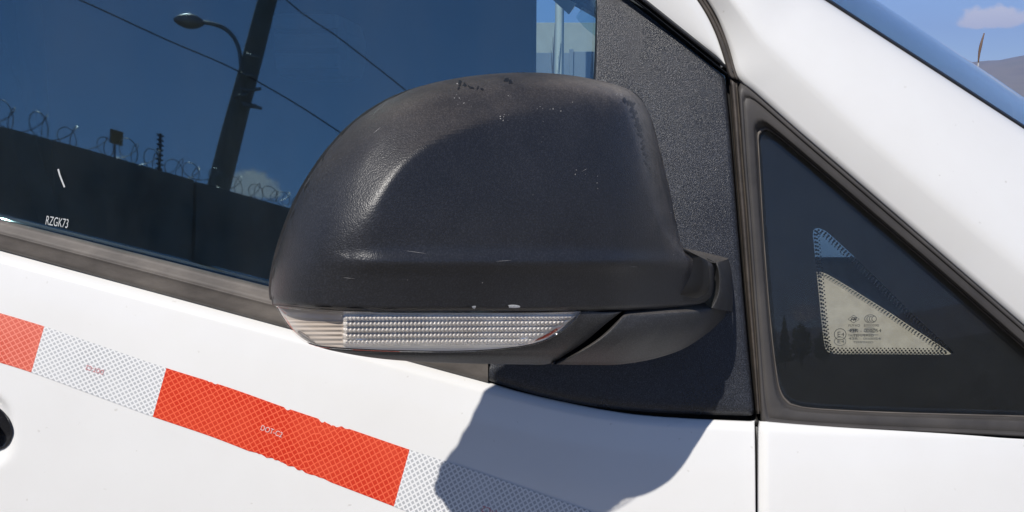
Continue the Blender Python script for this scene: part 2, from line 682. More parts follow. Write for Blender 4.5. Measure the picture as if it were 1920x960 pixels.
MAT['dash'] = simple('dusty_grey_dash', [(0.31, 0.285, 0.255), (0.41, 0.38, 0.335)], 90, 0.75, 0.3, 0.0005, 900, detail=6)
MAT['dash_top'] = simple('polished_dash_top', [(0.10, 0.10, 0.10), (0.15, 0.15, 0.15)], 30, 0.22, 0.05, 0.0004, 500, coat=0.6)
MAT['dark_in'] = simple('dark_cabin_trim', [(0.010, 0.010, 0.012), (0.020, 0.020, 0.022)], 12, 0.75, 0.2, 0.001, 300)
MAT['seat'] = simple('grey_seat_fabric', [(0.04, 0.043, 0.05), (0.075, 0.08, 0.09)], 14, 0.9, 0.4, 0.001, 500)
MAT['seat_lt'] = simple('light_grey_seat_stripe', [(0.11, 0.115, 0.12), (0.16, 0.165, 0.17)], 20, 0.9, 0.4, 0.001, 500)
MAT['mirror'] = simple('mirror_silver', [(0.85, 0.86, 0.87), (0.9, 0.9, 0.9)], 5, 0.02, metallic=1.0)
MAT['scuff_w'] = simple('white_scuff', [(0.55, 0.55, 0.54), (0.78, 0.78, 0.77)], 900, 0.7)
MAT['scuff_p'] = simple('pale_scuff', [(0.16, 0.15, 0.145), (0.40, 0.39, 0.38)], 700, 0.7)
MAT['scuff_t'] = simple('tan_scuff', [(0.24, 0.20, 0.17), (0.42, 0.38, 0.34)], 700, 0.75)
MAT['scuff_b'] = simple('gouged_black', [(0.006, 0.006, 0.008), (0.016, 0.016, 0.018)], 600, 0.42)
MAT['concrete'] = simple('stained_concrete', [(0.20, 0.19, 0.175), (0.30, 0.285, 0.26), (0.36, 0.34, 0.31)], 1.3, 0.9, 0.5, 0.01, 30, detail=8)
MAT['asphalt'] = simple('dark_open_ground', [(0.040, 0.038, 0.034), (0.065, 0.061, 0.054), (0.09, 0.083, 0.07)], 0.7, 0.92, 0.6, 0.006, 90, detail=8)
MAT['galv'] = simple('galvanised_steel', [(0.30, 0.31, 0.32), (0.42, 0.43, 0.44)], 9, 0.45, metallic=0.8)
MAT['wood'] = simple('pole_concrete', [(0.26, 0.245, 0.21), (0.36, 0.34, 0.30)], 3, 0.9, 0.4, 0.01, 40, stretch=(6, 6, 1), detail=7)
MAT['cable'] = simple('cable_black', [(0.015, 0.015, 0.015), (0.03, 0.03, 0.03)], 5, 0.6)
MAT['sign'] = simple('faded_ochre_board', [(0.30, 0.21, 0.10), (0.40, 0.29, 0.15)], 6, 0.8)
MAT['panel'] = simple('grey_blue_wall_panel', [(0.20, 0.22, 0.25), (0.27, 0.29, 0.32)], 1.6, 0.85, 0.3, 0.01, 18, detail=6)
MAT['roofsheet'] = simple('beige_sheet_roof', [(0.42, 0.40, 0.33), (0.50, 0.48, 0.40)], 2, 0.6)
MAT['cream'] = simple('cream_render', [(0.55, 0.54, 0.46), (0.64, 0.63, 0.55)], 3, 0.8)
MAT['bark'] = simple('bark', [(0.05, 0.04, 0.03), (0.09, 0.07, 0.055)], 6, 0.95, 0.6, 0.01, 30)
MAT['leaf'] = simple('leaf_green', [(0.025, 0.045, 0.015), (0.05, 0.08, 0.025), (0.075, 0.10, 0.04)], 1.7, 0.75)
MAT['hill'] = simple('dry_hillside', [(0.13, 0.115, 0.09), (0.20, 0.175, 0.13), (0.16, 0.15, 0.11)], 0.004, 0.95, detail=9)
MAT['antenna'] = simple('brown_antenna', [(0.12, 0.075, 0.05), (0.18, 0.11, 0.075)], 40, 0.5)
MAT['antenna_b'] = simple('pale_antenna_foot', [(0.5, 0.48, 0.46), (0.6, 0.58, 0.56)], 40, 0.5)
MAT['reflector'] = simple('silvered_reflector', [(0.84, 0.79, 0.74), (0.95, 0.93, 0.90)], 40, 0.2, metallic=0.12, spec=0.9)
MAT['chrome'] = simple('chromed_plastic', [(0.86, 0.86, 0.86), (0.93, 0.93, 0.93)], 60, 0.12, metallic=0.9)
MAT['chamber'] = simple('brownish_chamber', [(0.50, 0.42, 0.35), (0.68, 0.60, 0.53)], 60, 0.2, spec=0.7, stretch=(0.2, 0.2, 3))
MAT['chamber_dark'] = simple('dark_channel', [(0.03, 0.02, 0.016), (0.09, 0.05, 0.035)], 160, 0.4)
MAT['lens'] = glass_mat('clear_lens', (0.985, 0.975, 0.96), 1.55, 0.015, 0.0)
MAT['orange'] = simple('amber_reflection_rim', [(0.25, 0.07, 0.02), (0.35, 0.10, 0.03)], 40, 0.4)

# ------------------------------------------------------------------ ground and surroundings
def ground():
    n = 60
    g = np.linspace(-1, 1, n)
    g = np.sign(g) * (np.abs(g) ** 4) * 9000
    X, Y = np.meshgrid(g, g)
    V = np.stack([X, Y, np.zeros_like(X)], -1)
    o = grid_obj('ground', V, MAT['asphalt'])
    tag(o, kind='structure')


ground()
MAT['yard'] = simple('dusty_yard_concrete', [(0.15, 0.142, 0.128), (0.21, 0.197, 0.178), (0.26, 0.243, 0.215)], 0.7, 0.92, 0.6, 0.006, 90, detail=8)
gx, gy = np.meshgrid(np.linspace(-9, 9, 20), np.linspace(-9, 9, 20))
tag(grid_obj('yard_pavement', np.stack([gx, gy, 0 * gx + 0.004], -1), MAT['yard']), kind='structure')


def mountains():
    na, nr = 260, 26
    az = np.linspace(0, 2 * math.pi, na, endpoint=False)
    rr = np.linspace(3600, 8200, nr)
    A, Rr = np.meshgrid(az, rr)
    h = np.zeros_like(A)
    for kx, amp, ph in ((3, 90, .6), (5, 70, 2.1), (8, 55, 4.0), (13, 40, 1.0), (23, 22, 3.3), (41, 12, .2), (77, 6, 5)):
        h += amp * np.sin(kx * A + ph + 0.0004 * Rr * kx)
    main = np.exp(-((A - rad(38)) / 0.16) ** 2) * 270
    t = (Rr - 3600) / 4600
    prof = np.sin(np.clip(t * 1.25, 0, 1) * math.pi / 2)
    Z = (np.maximum(60, 175 + h) * 0.8 + main) * prof - 2
    V = np.stack([np.sin(A) * Rr, np.cos(A) * Rr, Z], -1)
    o = grid_obj('mountains', V, MAT['hill'], wrap=True)
    tag(o, kind='structure')


mountains()

# ------------------------------------------------------------------ the van
van = empty('white_van', (0, 0.7, 0), 'white van with a black folded wing mirror and red and white tape on its door', 'van')


def part(o):
    """keep world placement while parenting"""
    o.parent = van
    o.matrix_parent_inverse = van.matrix_world.inverted()
    return o


def child(o, par):
    o.parent = par                              # parts stand at the world origin, so no inverse is needed
    return o


# door skin -----------------------------------------------------------------
DOOR_R = [(1417, 790), (1418, 850), (1419, 960), (1422, 1300), (1428, 1900)]


def front_door():
    us = np.concatenate([np.linspace(0, 0.5, 110, endpoint=False), np.linspace(0.5, 0.992, 190, endpoint=False), np.linspace(0.992, 1, 14)])
    vs = np.concatenate([np.linspace(0, 0.03, 16, endpoint=False), np.linspace(0.03, 0.3, 70, endpoint=False), np.linspace(0.3, 1, 50)])
    top = [(a, b - 2) for a, b in [(-1500, 61), (-600, 304), (0, 467), (250, 534), (500, 602), (700, 656), (905, 712), (980, 734), (1060, 752), (1130, 766), (1200, 776), (1300, 783), (1417, 788)]]
    S = coons(top, [(-1500, 1900), (1430, 1900)], [(-1500, 61), (-1500, 1900)], DOOR_R, 0, 0, us, vs)
    Q = PS(S[..., 0], S[..., 1], body)
    d = np.linspace(0, 1, 1)
    right = resample(DOOR_R, len(vs), w=vs)
    dist = np.abs(right[:, None, 0] - S[..., 0])
    Q[..., 1] += 0.003 * np.clip(1 - dist / 4, 0, 1) ** 2
    return part(grid_obj('front_door', Q, MAT['paint'], thick=0.006))


door = front_door()


def fender():
    us = np.concatenate([np.linspace(0, 0.008, 14, endpoint=False), np.linspace(0.008, 1, 150)])
    vs = np.concatenate([np.linspace(0, 0.03, 14, endpoint=False), np.linspace(0.03, 1, 60)])
    left = [(1433, 797), (1433, 850), (1433, 960), (1436, 1300), (1442, 1900)]
    top = [(1433, 797), (1500, 802), (1600, 808), (1920, 823), (2600, 862), (3600, 940)]
    S = coons(top, [(1442, 1900), (3600, 1900)], left, [(3600, 940), (3600, 1900)], 0, 0, us, vs)
    Q = PS(S[..., 0], S[..., 1], body)
    lf = resample(left, len(vs), w=vs)
    dist = np.abs(lf[:, None, 0] - S[..., 0])
    Q[..., 1] += 0.003 * np.clip(1 - dist / 4, 0, 1) ** 2
    return part(grid_obj('front_fender', Q, MAT['paint'], thick=0.006))


fender()

# dark seal down in the shut line between door and fender
g = section([[(1408, 770), (1410, 960), (1420, 1900)], [(1440, 770), (1440, 960), (1450, 1900)]], [-0.016, -0.016], 40, body)
part(grid_obj('shut_line_seal', g, MAT['black'], thick=0.004))

# belt moulding ---------------------------------------------------------------
bt = [(-1500, 36), (-600, 262), (0, 414), (250, 477), (500, 540), (700, 590), (915, 644)]
def lerp_rows(f):
    lo = [(-1500, 63), (-600, 305), (0, 468), (250, 536), (500, 604), (700, 658), (915, 717)]
    return [(a[0] * (1 - f) + b[0] * f, a[1] * (1 - f) + b[1] * f) for a, b in zip(bt, lo)]


rows = [lerp_rows(f) for f in (-0.06, 0.0, 0.06, 0.36, 0.44, 0.52, 0.93, 1.0, 1.03)]
def beltsurf(x, z):
    return 0.004 + plan(x) + 0 * x


g = section(rows, [-0.012, -0.002, 0.0005, 0.003, 0.0062, 0.0048, 0.0038, 0.001, -0.006], 160, beltsurf, sub=4, spline=False)
part(grid_obj('belt_moulding', g, MAT['trim']))
g = section([lerp_rows(0.985), lerp_rows(1.05)], [-0.003, -0.004], 120, beltsurf)
part(grid_obj('belt_gap_seal', g, MAT['black'], thick=0.003))

# door glass ------------------------------------------------------------------
GL_OFF = -0.010
left = [(-1500, -700), (-1500, 45)]
S = coons([(-1500, -700), (1120, -700)], [(-1500, 45), (-600, 270), (0, 422), (500, 548), (915, 655), (1130, 712)], left, [(1120, -700), (1128, 0), (1125, 300), (1130, 712)], 90, 50)
win = part(grid_obj('door_window', PS(S[..., 0], S[..., 1], off(green, GL_OFF)), MAT['glass'], thick=0.004))

# sail panel (mirror base cover) ------------------------------------------------
DIAG = [(1122, -52), (1190, 2), (1280, 74), (1366, 143)]
SR = [(1366, 143), (1372, 210), (1378, 300), (1385, 400), (1396, 540), (1408, 670), (1419, 782)]
left = [(1122, -52), (1119, 60), (1113, 160), (1085, 330), (1020, 520), (930, 650), (907, 690), (902, 711)]
bot = [(902, 712), (980, 737), (1060, 757), (1130, 769), (1200, 777), (1300, 783), (1419, 787)]
sub = np.linspace(0, 1, 90)
right = resample(DIAG + SR[1:], 90, smooth=False)
S = coons([(1122, -52), (1122, -52.001)], bot, left, right, 80, 90)
Q = PS(S[..., 0], S[..., 1], off(green, 0.004))
U_ = np.linspace(0, 1, 80)[None, :]
V_ = np.linspace(0, 1, 90)[:, None]
Q[..., 1] += 0.004 * np.clip(1 - (1 - U_) / 0.03, 0, 1) ** 2 + 0.004 * np.clip(1 - U_ / 0.03, 0, 1) ** 2 + 0.003 * np.clip(1 - (1 - V_) / 0.02, 0, 1) ** 2
Q[..., 1] += 0.22 * np.maximum(0, Q[..., 2] - 1.04) ** 2
sail = part(grid_obj('sail_panel', Q, MAT['sail'], thick=0.012))

# black backing of the panel joints
S = coons([(1122, -40), (1122, -40.001)], [(925, 715), (1060, 762), (1200, 782), (1432, 804)], [(1122, -40), (1113, 160), (1020, 540), (925, 715)], [(1122, -40), (1372, 150), (1395, 400), (1432, 800)], 40, 40)
part(grid_obj('joint_backing', PS(S[..., 0], S[..., 1], off(green, -0.016)), MAT['black'], thick=0.004))
# black seal along the diagonal, then the white door frame, then the curved seal
def shift(pts, dx, dy):
    return [(a + dx, b + dy) for a, b in pts]


DG = [(1040, -118), (1122, -52), (1190, 2), (1280, 74), (1366, 143)]
g = section([shift(DG, 0, 0), shift(DG, 1.5, -2), shift(DG, 3.5, -4.5), shift(DG, 5, -6.5), shift(DG, 7.5, -9), shift(DG, 10, -12), shift(DG, 12, -14)],
            [-0.002, 0.002, -0.004, 0.003, 0.0045, 0.002, -0.006], 60, green, sub=3, spline=False, smooth=False)
part(grid_obj('diagonal_seal', g, MAT['gloss_black']))
SC = [(1190, -120), (1262, -60), (1306, 0), (1325, 30), (1342, 66), (1354, 102), (1362, 132), (1366, 143)]
FL = shift([(1040, -118), (1122, -52), (1190, 2), (1280, 74), (1358, 137)], 9, -11)
Lr = resample(FL, 50, smooth=False)
Rr = resample(SC, 50)
S = np.stack([Lr * (1 - t) + Rr * t for t in np.linspace(-0.03, 1, 24)])
tt = np.linspace(0, 1, 24)
Q = PS(S[..., 0], S[..., 1], green)
Q[..., 1] -= (0.001 + 0.009 * np.sin(np.clip(tt * 1.15, 0, 1) * math.pi / 2) - 0.006 * np.clip((tt - 0.93) / 0.07, 0, 1) ** 2)[:, None] * np.clip(np.linspace(1.3, 0.25, 50), 0.25, 1)[None, :]
part(grid_obj('door_frame', Q[:, :47], MAT['paint'], thick=0.004))
S2 = [(1190 + 20, -120), (1262 + 19, -60), (1306 + 17, 0), (1325 + 16, 30), (1342 + 16, 66), (1354 + 17, 102), (1362 + 18, 132), (1366 + 20, 150)]
def midrow(a, b, f):
    return [(p[0] * (1 - f) + q[0] * f, p[1] * (1 - f) + q[1] * f) for p, q in zip(a, b)]


g = section([midrow(SC, S2, f) for f in (-0.1, 0.06, 0.3, 0.55, 0.62, 0.7, 0.95, 1.1)], [-0.006, 0.003, 0.007, 0.0055, 0.001, 0.003, 0.001, -0.008], 70, green, sub=2, spline=False)
part(grid_obj('frame_seal', g, MAT['seal'], thick=0.001))
# vertical seal between the sail panel and the quarter window
SL = [(1366, 147), (1372, 210), (1378, 300), (1386, 400), (1397, 540), (1409, 670), (1418, 776)]
SRt = [(1383, 158), (1387, 210), (1394, 300), (1402, 400), (1412, 540), (1421, 670), (1427, 776)]
g = section([midrow(SL, SRt, f) for f in (-0.05, 0.12, 0.2, 0.45, 0.7, 0.78, 0.86, 1.06)], [-0.008, -0.006, 0.0025, 0.0055, 0.004, -0.002, 0.0015, -0.006], 80, green, sub=2, spline=False)
part(grid_obj('vertical_seal', g, MAT['seal'], thick=0.001))

# quarter window ---------------------------------------------------------------
def ring3(a, b, c, n1=60, n2=90, n3=90):
    """closed outline from three sides (each a polyline)"""
    A, B, Cc = resample(a, n1), resample(b, n2), resample(c, n3)
    return np.vstack([A[:-1], B[:-1], Cc[:-1]])


outer = ring3([(1427, 794), (1420, 670), (1411, 540), (1401, 400), (1393, 300), (1384, 166)],
              [(1384, 166), (1387, 157), (1396, 160), (1410, 171), (1500, 250), (1600, 336), (1700, 422), (1800, 508), (1920, 612), (2150, 812), (2168, 832)],
              [(2168, 832), (2150, 838), (1920, 821), (1700, 811), (1600, 806), (1500, 800), (1427, 794)])
gl_out = ring3([(1482, 757), (1468, 742), (1459, 715), (1445, 600), (1433, 450), (1427, 350), (1422, 262)],
               [(1422, 262), (1424, 249), (1434, 242), (1448, 248), (1500, 290), (1615, 388), (1760, 512), (1920, 653), (2040, 760), (2050, 776)],
               [(2050, 776), (2040, 784), (1920, 780), (1700, 774), (1600, 770), (1510, 764), (1482, 757)])


def qring(f):
    return outer * f + gl_out * (1 - f)


def band(pairs, surf, n=None):
    return np.stack([PS(qring(f)[:, 0], qring(f)[:, 1], off(surf, o)) for f, o in pairs])


g = band([(-0.03, -0.008), (0.0, -0.0075), (0.03, -0.0068), (0.10, -0.0062), (0.17, -0.0005), (0.23, 0.0032), (0.30, 0.0038), (0.5, 0.0042), (0.70, 0.0042), (0.735, 0.0035), (0.76, 0.0048), (0.80, 0.0058), (0.88, 0.0062), (0.96, 0.0045), (1.0, 0.0), (1.02, -0.006)], green)
qf = part(grid_obj('quarter_window_frame', g, MAT['frame'], wrap=True))
g = band([(-0.01, -0.0066), (0.022, -0.0058), (0.05, -0.0066)], green)
child(grid_obj('inner_lip', g, MAT['trim'], wrap=True), qf)
# black line between the frame and the painted pillar
ol = [(1370, 140), (1387, 154), (1410, 168), (1500, 247), (1600, 333), (1700, 419), (1800, 505), (1920, 609), (2150, 808)]
g = section([shift(ol, -6, 7), shift(ol, 4, -6)], [-0.006, -0.006], 80, green, smooth=False)
part(grid_obj('pillar_gap_seal', g, MAT['black'], thick=0.003))
ol = [(1410, 786), (1500, 796), (1600, 802), (1920, 818), (2150, 834)]
g = section([shift(ol, 0, -8), shift(ol, 0, 9)], [-0.010, -0.012], 80, body, smooth=False)
part(grid_obj('fender_gap_seal', g, MAT['black'], thick=0.003))


def ringdisc(outline, spine, surf, ks):
    """rings from an outline towards a spine, on a surface"""
    S = np.stack([outline * (1 - kk) + spine * kk for kk in ks])
    return PS(S[..., 0], S[..., 1], surf)


cen = np.array([1600.0, 610.0]) + 0 * gl_out
g = ringdisc(gl_out + (gl_out - cen) * 0.01, cen, off(green, -0.0070), np.linspace(0, 0.999, 16))
qg = part(grid_obj('quarter_window', g, MAT['qglass'], wrap=True, thick=0.004))
# black ceramic band with the clear triangle
TRI = ring3([(1556, 662), (1548, 655), (1541, 610), (1534, 540), (1528, 480), (1524, 440)],
            [(1524, 440), (1526, 430), (1536, 428), (1552, 436), (1640, 518), (1720, 597), (1780, 652), (1789, 662)],
            [(1789, 662), (1775, 665), (1700, 664.5), (1620, 664), (1575, 664), (1556, 662)])
FRS = off(green, -0.0118)
S = np.stack([TRI * (1 - f) + (gl_out + (gl_out - cen) * 0.01) * f for f in np.linspace(0, 1, 14)])
child(grid_obj('ceramic_band', PS(S[..., 0], S[..., 1], FRS), MAT['frit'], wrap=True), qg)


def frit_dots():
    J = Joined()
    tc_ = TRI.mean(0)
    loop = np.vstack([TRI, TRI[:1]])
    # inward normals
    for row, (inset, r) in enumerate(((3.4, 2.3), (7.2, 2.0), (11.0, 1.5))):
        pts = resample(loop, 900, smooth=False)
        d = np.gradient(pts, axis=0)
        d /= np.linalg.norm(d, axis=1)[:, None] + 1e-9
        nrm = np.stack([-d[:, 1], d[:, 0]], 1)
        if ((tc_ - pts) * nrm).sum() < 0:
            nrm = -nrm
        q = pts + nrm * inset
        L = np.concatenate([[0], np.cumsum(np.linalg.norm(np.diff(q, axis=0), axis=1))])
        cnt = int(L[-1] / 7.2)
        s = (np.arange(cnt) + 0.5 * (row % 2)) * L[-1] / cnt
        cx, cy = np.interp(s, L, q[:, 0]), np.interp(s, L, q[:, 1])
        th = np.linspace(0, 2 * math.pi, 8, endpoint=False)
        for a, b in zip(cx, cy):
            if a > 1775 - row * 4:
                continue
            J.add(PS(a + r * np.cos(th), b + r * np.sin(th), FRS), [tuple(range(8))])
    o = child(J.obj('ceramic_dots', MAT['frit'], smooth=False), qg)
    o['kind'] = 'stuff'


frit_dots()


# printed strokes and letters laid on a surface -----------------------------------
def text_mesh(txt):
    cu = bpy.data.curves.new('lettering', 'FONT')
    cu.body = txt
    cu.resolution_u = 6
    o = bpy.data.objects.new('lettering', cu)
    COL.objects.link(o)
    bpy.context.view_layer.update()
    me = bpy.data.meshes.new_from_object(o.evaluated_get(bpy.context.evaluated_depsgraph_get()))
    V = np.array([v.co[:2] for v in me.vertices])
    F = [tuple(p.vertices) for p in me.polygons]
    bpy.data.objects.remove(o)
    bpy.data.curves.remove(cu)
    bpy.data.meshes.remove(me)
    return V, F


def put_text(J, txt, x0, y0, w, h, rot, surf, bold=0.0):
    """letters filling the pixel box w x h from its lower left corner, turned by rot degrees (clockwise down)"""
    V, F = text_mesh(txt)
    V = (V - V.min(0)) / (V.max(0) - V.min(0))
    c, s = math.cos(rad(rot)), math.sin(rad(rot))
    ax, ay = V[:, 0] * w, -V[:, 1] * h
    J.add(PS(x0 + ax * c - ay * s, y0 + ax * s + ay * c, surf), F)


def stroke(J, pts, w, surf, closed=False):
    pts = np.asarray(pts, float)
    if closed:
        pts = np.vstack([pts, pts[:1]])
    d = np.gradient(pts, axis=0)
    if closed:
        d[0] = d[-1] = pts[1] - pts[-2]
    d /= np.linalg.norm(d, axis=1)[:, None] + 1e-9
    nrm = np.stack([-d[:, 1], d[:, 0]], 1) * w / 2
    a, b = pts + nrm, pts - nrm
    S = np.stack([a, b])
    J.grid(PS(S[..., 0], S[..., 1], surf))


def ell(cx, cy, rx, ry, a0=0, a1=360, n=28):
    t = np.radians(np.linspace(a0, a1, n))
    return np.stack([cx + rx * np.cos(t), cy + ry * np.sin(t)], 1)


J = Joined()
PR = off(green, -0.0116)
put_text(J, 'FUYAO', 1591, 612.5, 21.5, 4.6, 0, PR)
put_text(J, 'E000090', 1620, 612.5, 28, 4.6, 0, PR)
put_text(J, '43R - 000054', 1591.5, 623, 61, 6.2, 0, PR)
put_text(J, 'TEMPERED', 1600, 631.5, 38, 4.9, 0, PR)
put_text(J, 'E', 1570.5, 631.5, 5.5, 9.5, 0, PR)
put_text(J, '4', 1577.5, 630.5, 5.5, 7, 0, PR)
stroke(J, ell(1575.3, 626.8, 11, 10.6), 1.1, PR)
stroke(J, [(1590, 598.3), (1600.5, 591.2), (1611.3, 598.3), (1600.5, 605.5)], 1.1, PR, closed=True)
for dx in (0, 5.2):
    stroke(J, [(1595 + dx, 601.5), (1597.5 + dx, 596), (1602 + dx, 595.6)], 1.7, PR)
    stroke(J, [(1596.5 + dx, 599), (1601 + dx, 598.4)], 1.5, PR)
stroke(J, [(1605.5, 596), (1603.5, 601.5)], 1.6, PR)
stroke(J, ell(1632.2, 597.9, 11, 7.6), 1.1, PR)
for dx in (-4.6, 0, 4.6):
    stroke(J, ell(1632 + dx + 1.6, 597.9, 3.6, 4.8, 75, 285, 14), 1.2, PR)
child(J.obj('glass_marking', MAT['ink'], smooth=False), qg)

J = Joined()
put_text(J, 'RZGK73', 85, 421, 42, 17, 9.5, off(green, GL_OFF + 0.0006))
child(J.obj('etched_number', MAT['etch'], smooth=False), win)
J = Joined()
stroke(J, [(109, 317), (112, 328), (117, 341), (121, 351)], 3.0, off(green, GL_OFF + 0.0006))
child(J.obj('pale_glass_mark', MAT['etch'], smooth=False), win)  # thin pale stroke laid on the door glass

# front pillar --------------------------------------------------------------------
PL0 = [(1170, -180), (1215, -120), (1285, -60), (1326, 0), (1344, 30), (1360, 66), (1372, 102), (1381, 138), (1396, 156), (1412, 168), (1500, 246), (1600, 332), (1760, 470), (1920, 608), (2300, 936)]
PL1 = [(1215, -190), (1260, -130), (1325, -70), (1362, -12), (1380, 12), (1398, 36), (1415, 60), (1435, 84), (1455, 102), (1475, 120), (1560, 198), (1655, 284), (1810, 416), (1970, 548), (2340, 870)]
PL2 = [(1300, -250), (1340, -200), (1400, -150), (1440, -100), (1460, -75), (1480, -50), (1500, -30), (1522, -14), (1545, 0), (1570, 16), (1655, 71), (1745, 129), (1890, 223), (2040, 320), (2400, 552)]
rowf = []
PO = []
n = 140
r0, r1, r2 = resample(PL0, n), resample(PL1, n), resample(PL2, n)
tcurve = np.linspace(0, 1, n)
rows = []
for f, o in ((-0.12, -0.014), (-0.04, -0.004), (0, 0.0), (0.15, 0.0025), (0.5, 0.0072), (0.85, 0.0125)):
    rows.append((r0 * (1 - f) + r1 * f, o))
for f, o in ((0.0, 0.0140), (0.06, 0.0146), (0.14, 0.0143), (0.25, 0.0125), (0.4, 0.0085), (0.6, 0.001), (0.8, -0.010), (0.92, -0.019), (0.97, -0.0245), (1.0, -0.030), (1.005, -0.036)):
    rows.append((r1 * (1 - f) + r2 * f, o))
g = np.stack([PS(r[:, 0], r[:, 1], off(green, o)) for r, o in rows])
part(grid_obj('front_pillar', g, MAT['paint']))
edge3d = PS(r2[:, 0], r2[:, 1], off(green, -0.034))

# windscreen: starts at the pillar edge and sweeps round over the cabin ------------
WID = 1.42
BULGE = 0.155
def screen_pts(base, w):
    e = base[-1] - base[0]
    nrm = np.array([-e[2], 0, e[0]])
    nrm /= np.linalg.norm(nrm)
    if nrm[2] < 0:
        nrm = -nrm
    t = np.abs(2 * w / WID - 1)
    b = BULGE * (1 - t ** 2.3)
    return base[None] + np.stack([0 * w, w, 0 * w], -1)[:, None] + b[:, None, None] * nrm


sel = np.linspace(0, n - 1, 40).astype(int)
w = WID * (1 - np.cos(np.linspace(0, math.pi, 70))) / 2
part(grid_obj('windscreen', screen_pts(edge3d[sel] + np.array([0.001, 0.002, 0.0005]), w), MAT['wglass'], thick=0.005))
g = section([midrow(PL2, shift(PL2, 4, -6), f) for f in (-0.4, 0.3, 1.0)], [-0.034, -0.031, -0.04], 120, green)
part(grid_obj('windscreen_seal', g, MAT['black'], thick=0.003))

# ------------------------------------------------------------------ wing mirror
# outline of the moulded shell: px, py, drop (how far the edge turns back, m), band width (px)
OUTL = [
    (512, 570, .026, 105), (508, 545, .027, 110), (511, 510, .027, 115), (522, 465, .026, 115), (538, 420, .020, 112), (557, 375, .017, 105),
    (582, 330, .016, 96), (612, 286, .019, 82), (650, 243, .021, 68), (692, 209, .020, 58), (740, 181, .020, 48), (795, 160, .020, 42), (860, 146, .021, 38), (930, 138, .022, 34),
    (1000, 136, .026, 34), (1060, 140, .027, 32), (1110, 148, .030, 32), (1152, 158, .034, 34), (1183, 170, .038, 38), (1203, 187, .042, 44), (1217, 212, .044, 46), (1228, 245, .045, 46), (1240, 290, .045, 46),
    (1251, 335, .045, 46), (1261, 380, .045, 44), (1270, 425, .036, 32), (1277, 455, .016, 18), (1287, 473, .008, 12), (1308, 483, .006, 12), (1328, 489, .006, 12), (1337, 498, .006, 10), (1339, 525, .006, 10),
    (1336, 550, .006, 10), (1326, 564, .006, 11), (1305, 571, .006, 12), (1240, 578, .006, 12), (1150, 582, .006, 12), (1050, 583, .006, 12), (950, 584, .006, 12), (850, 584, .006, 12), (750, 584, .006, 12), (660, 582, .007, 14), (600, 579, .010, 22), (555, 575, .022, 50), (528, 572, .040, 90)]
CREASE = np.array([(628, 760, 75), (632, 620, 75), (640, 545, 65), (655, 490, 48), (676, 440, 26), (702, 388, 10), (730, 341, 5), (762, 303, 4), (805, 272, 4), (860, 247, 5), (930, 226, 8), (1010, 210, 12), (1095, 197, 16), (1180, 188, 18), (1260, 182, 18), (1420, 175, 18)], float)
CR = resample(CREASE, 500)


def crease_dist(px, py):
    sh = np.shape(px)
    p = np.stack([np.ravel(px), np.ravel(py)], 1)
    d = np.empty(len(p))
    sg = np.empty(len(p))
    tang = np.gradient(CR[:, :2], axis=0)
    for i in range(0, len(p), 4000):
        q = p[i:i + 4000]
        dd = ((q[:, None] - CR[None, :, :2]) ** 2).sum(-1)
        kx = dd.argmin(1)
        v = q - CR[kx, :2]
        t = tang[kx]
        nn = np.stack([t[:, 1], -t[:, 0]], 1)
        nn /= np.linalg.norm(nn, axis=1)[:, None]
        d[i:i + 4000] = (v * nn).sum(1)
        sg[i:i + 4000] = CR[kx, 2]
    return d.reshape(sh), sg.reshape(sh)


def shell_face(px, py):
    """depth of the shell's outer face, before its edge turns back"""
    px, py = np.asarray(px, float), np.asarray(py, float)
    u = (px - 850) / 350
    y = -0.232 + 0.050 * u + 0.011 * u * u + 0.009 * np.maximum(0, u) ** 3 + 0.056 * sstep(1130, 1430, px)
    y = y + 0.016 * np.clip((500 - py) / 300, -0.2, 1.2) ** 2 * np.sign(500 - py)   # leans back towards the top
    d, s = crease_dist(px, py)
    sp = s * np.logaddexp(0, d / s * 1.4) / 1.4
    y = y + 0.000238 * sp
    fade = sstep(600, 720, px)
    y = y - 0.0030 * np.exp(-((py - 492) / 17) ** 2) * fade * (1 - 0.4 * sstep(1150, 1280, px))
    y = y + 0.0075 * sstep(490, 590, py) * (0.4 + 0.6 * fade)
    return y


OL = resample(OUTL + [OUTL[0]], 521)[:-1]
OC = OL[:, :2]
SPN = np.stack([np.clip(OC[:, 0], 655, 1190), np.full(len(OC), 482.0)], 1)
iT = [i for i, p in enumerate(OUTL) if p[:2] == (1326, 564)][0]
ARCH = resample([(512, 720, OUTL[0][2], OUTL[0][3]), (510, 640, OUTL[0][2], OUTL[0][3])] + OUTL[:iT + 1], 700)
BOTM = resample([p[:2] for p in OUTL[iT:]] + [OUTL[0][:2]], 400)


def nearest(px, py, line):
    sh = np.shape(px)
    p = np.stack([np.ravel(px), np.ravel(py)], 1)
    d = np.empty(len(p))
    kx = np.empty(len(p), int)
    for i in range(0, len(p), 4000):
        dd = ((p[i:i + 4000, None] - line[None, :, :2]) ** 2).sum(-1)
        kx[i:i + 4000] = dd.argmin(1)
        d[i:i + 4000] = np.sqrt(dd.min(1))
    return d.reshape(sh), kx.reshape(sh)


def rim(s, drop, wid):
    t = np.clip(1 - s / wid, 0, 1)
    return drop * (1 - np.sqrt(np.maximum(0, 1 - 0.985 * t ** 2.2)))


def shell_depth(px, py):
    """the outer face with its edges turned back along the arch and, less, along the bottom"""
    d, kx = nearest(px, py, ARCH)
    y = shell_face(px, py) + rim(d, ARCH[kx, 2], ARCH[kx, 3])
    d2, _ = nearest(px, py, BOTM)
    return y + rim(d2, 0.006, 12.0)


def shell_xyz():
    ks = np.concatenate([(np.linspace(0, 1, 34) ** 2) * 0.35, np.linspace(0.37, 1, 36)])
    S = np.stack([OC * (1 - kk) + SPN * kk for kk in ks])
    return S, shell_depth(S[..., 0], S[..., 1])


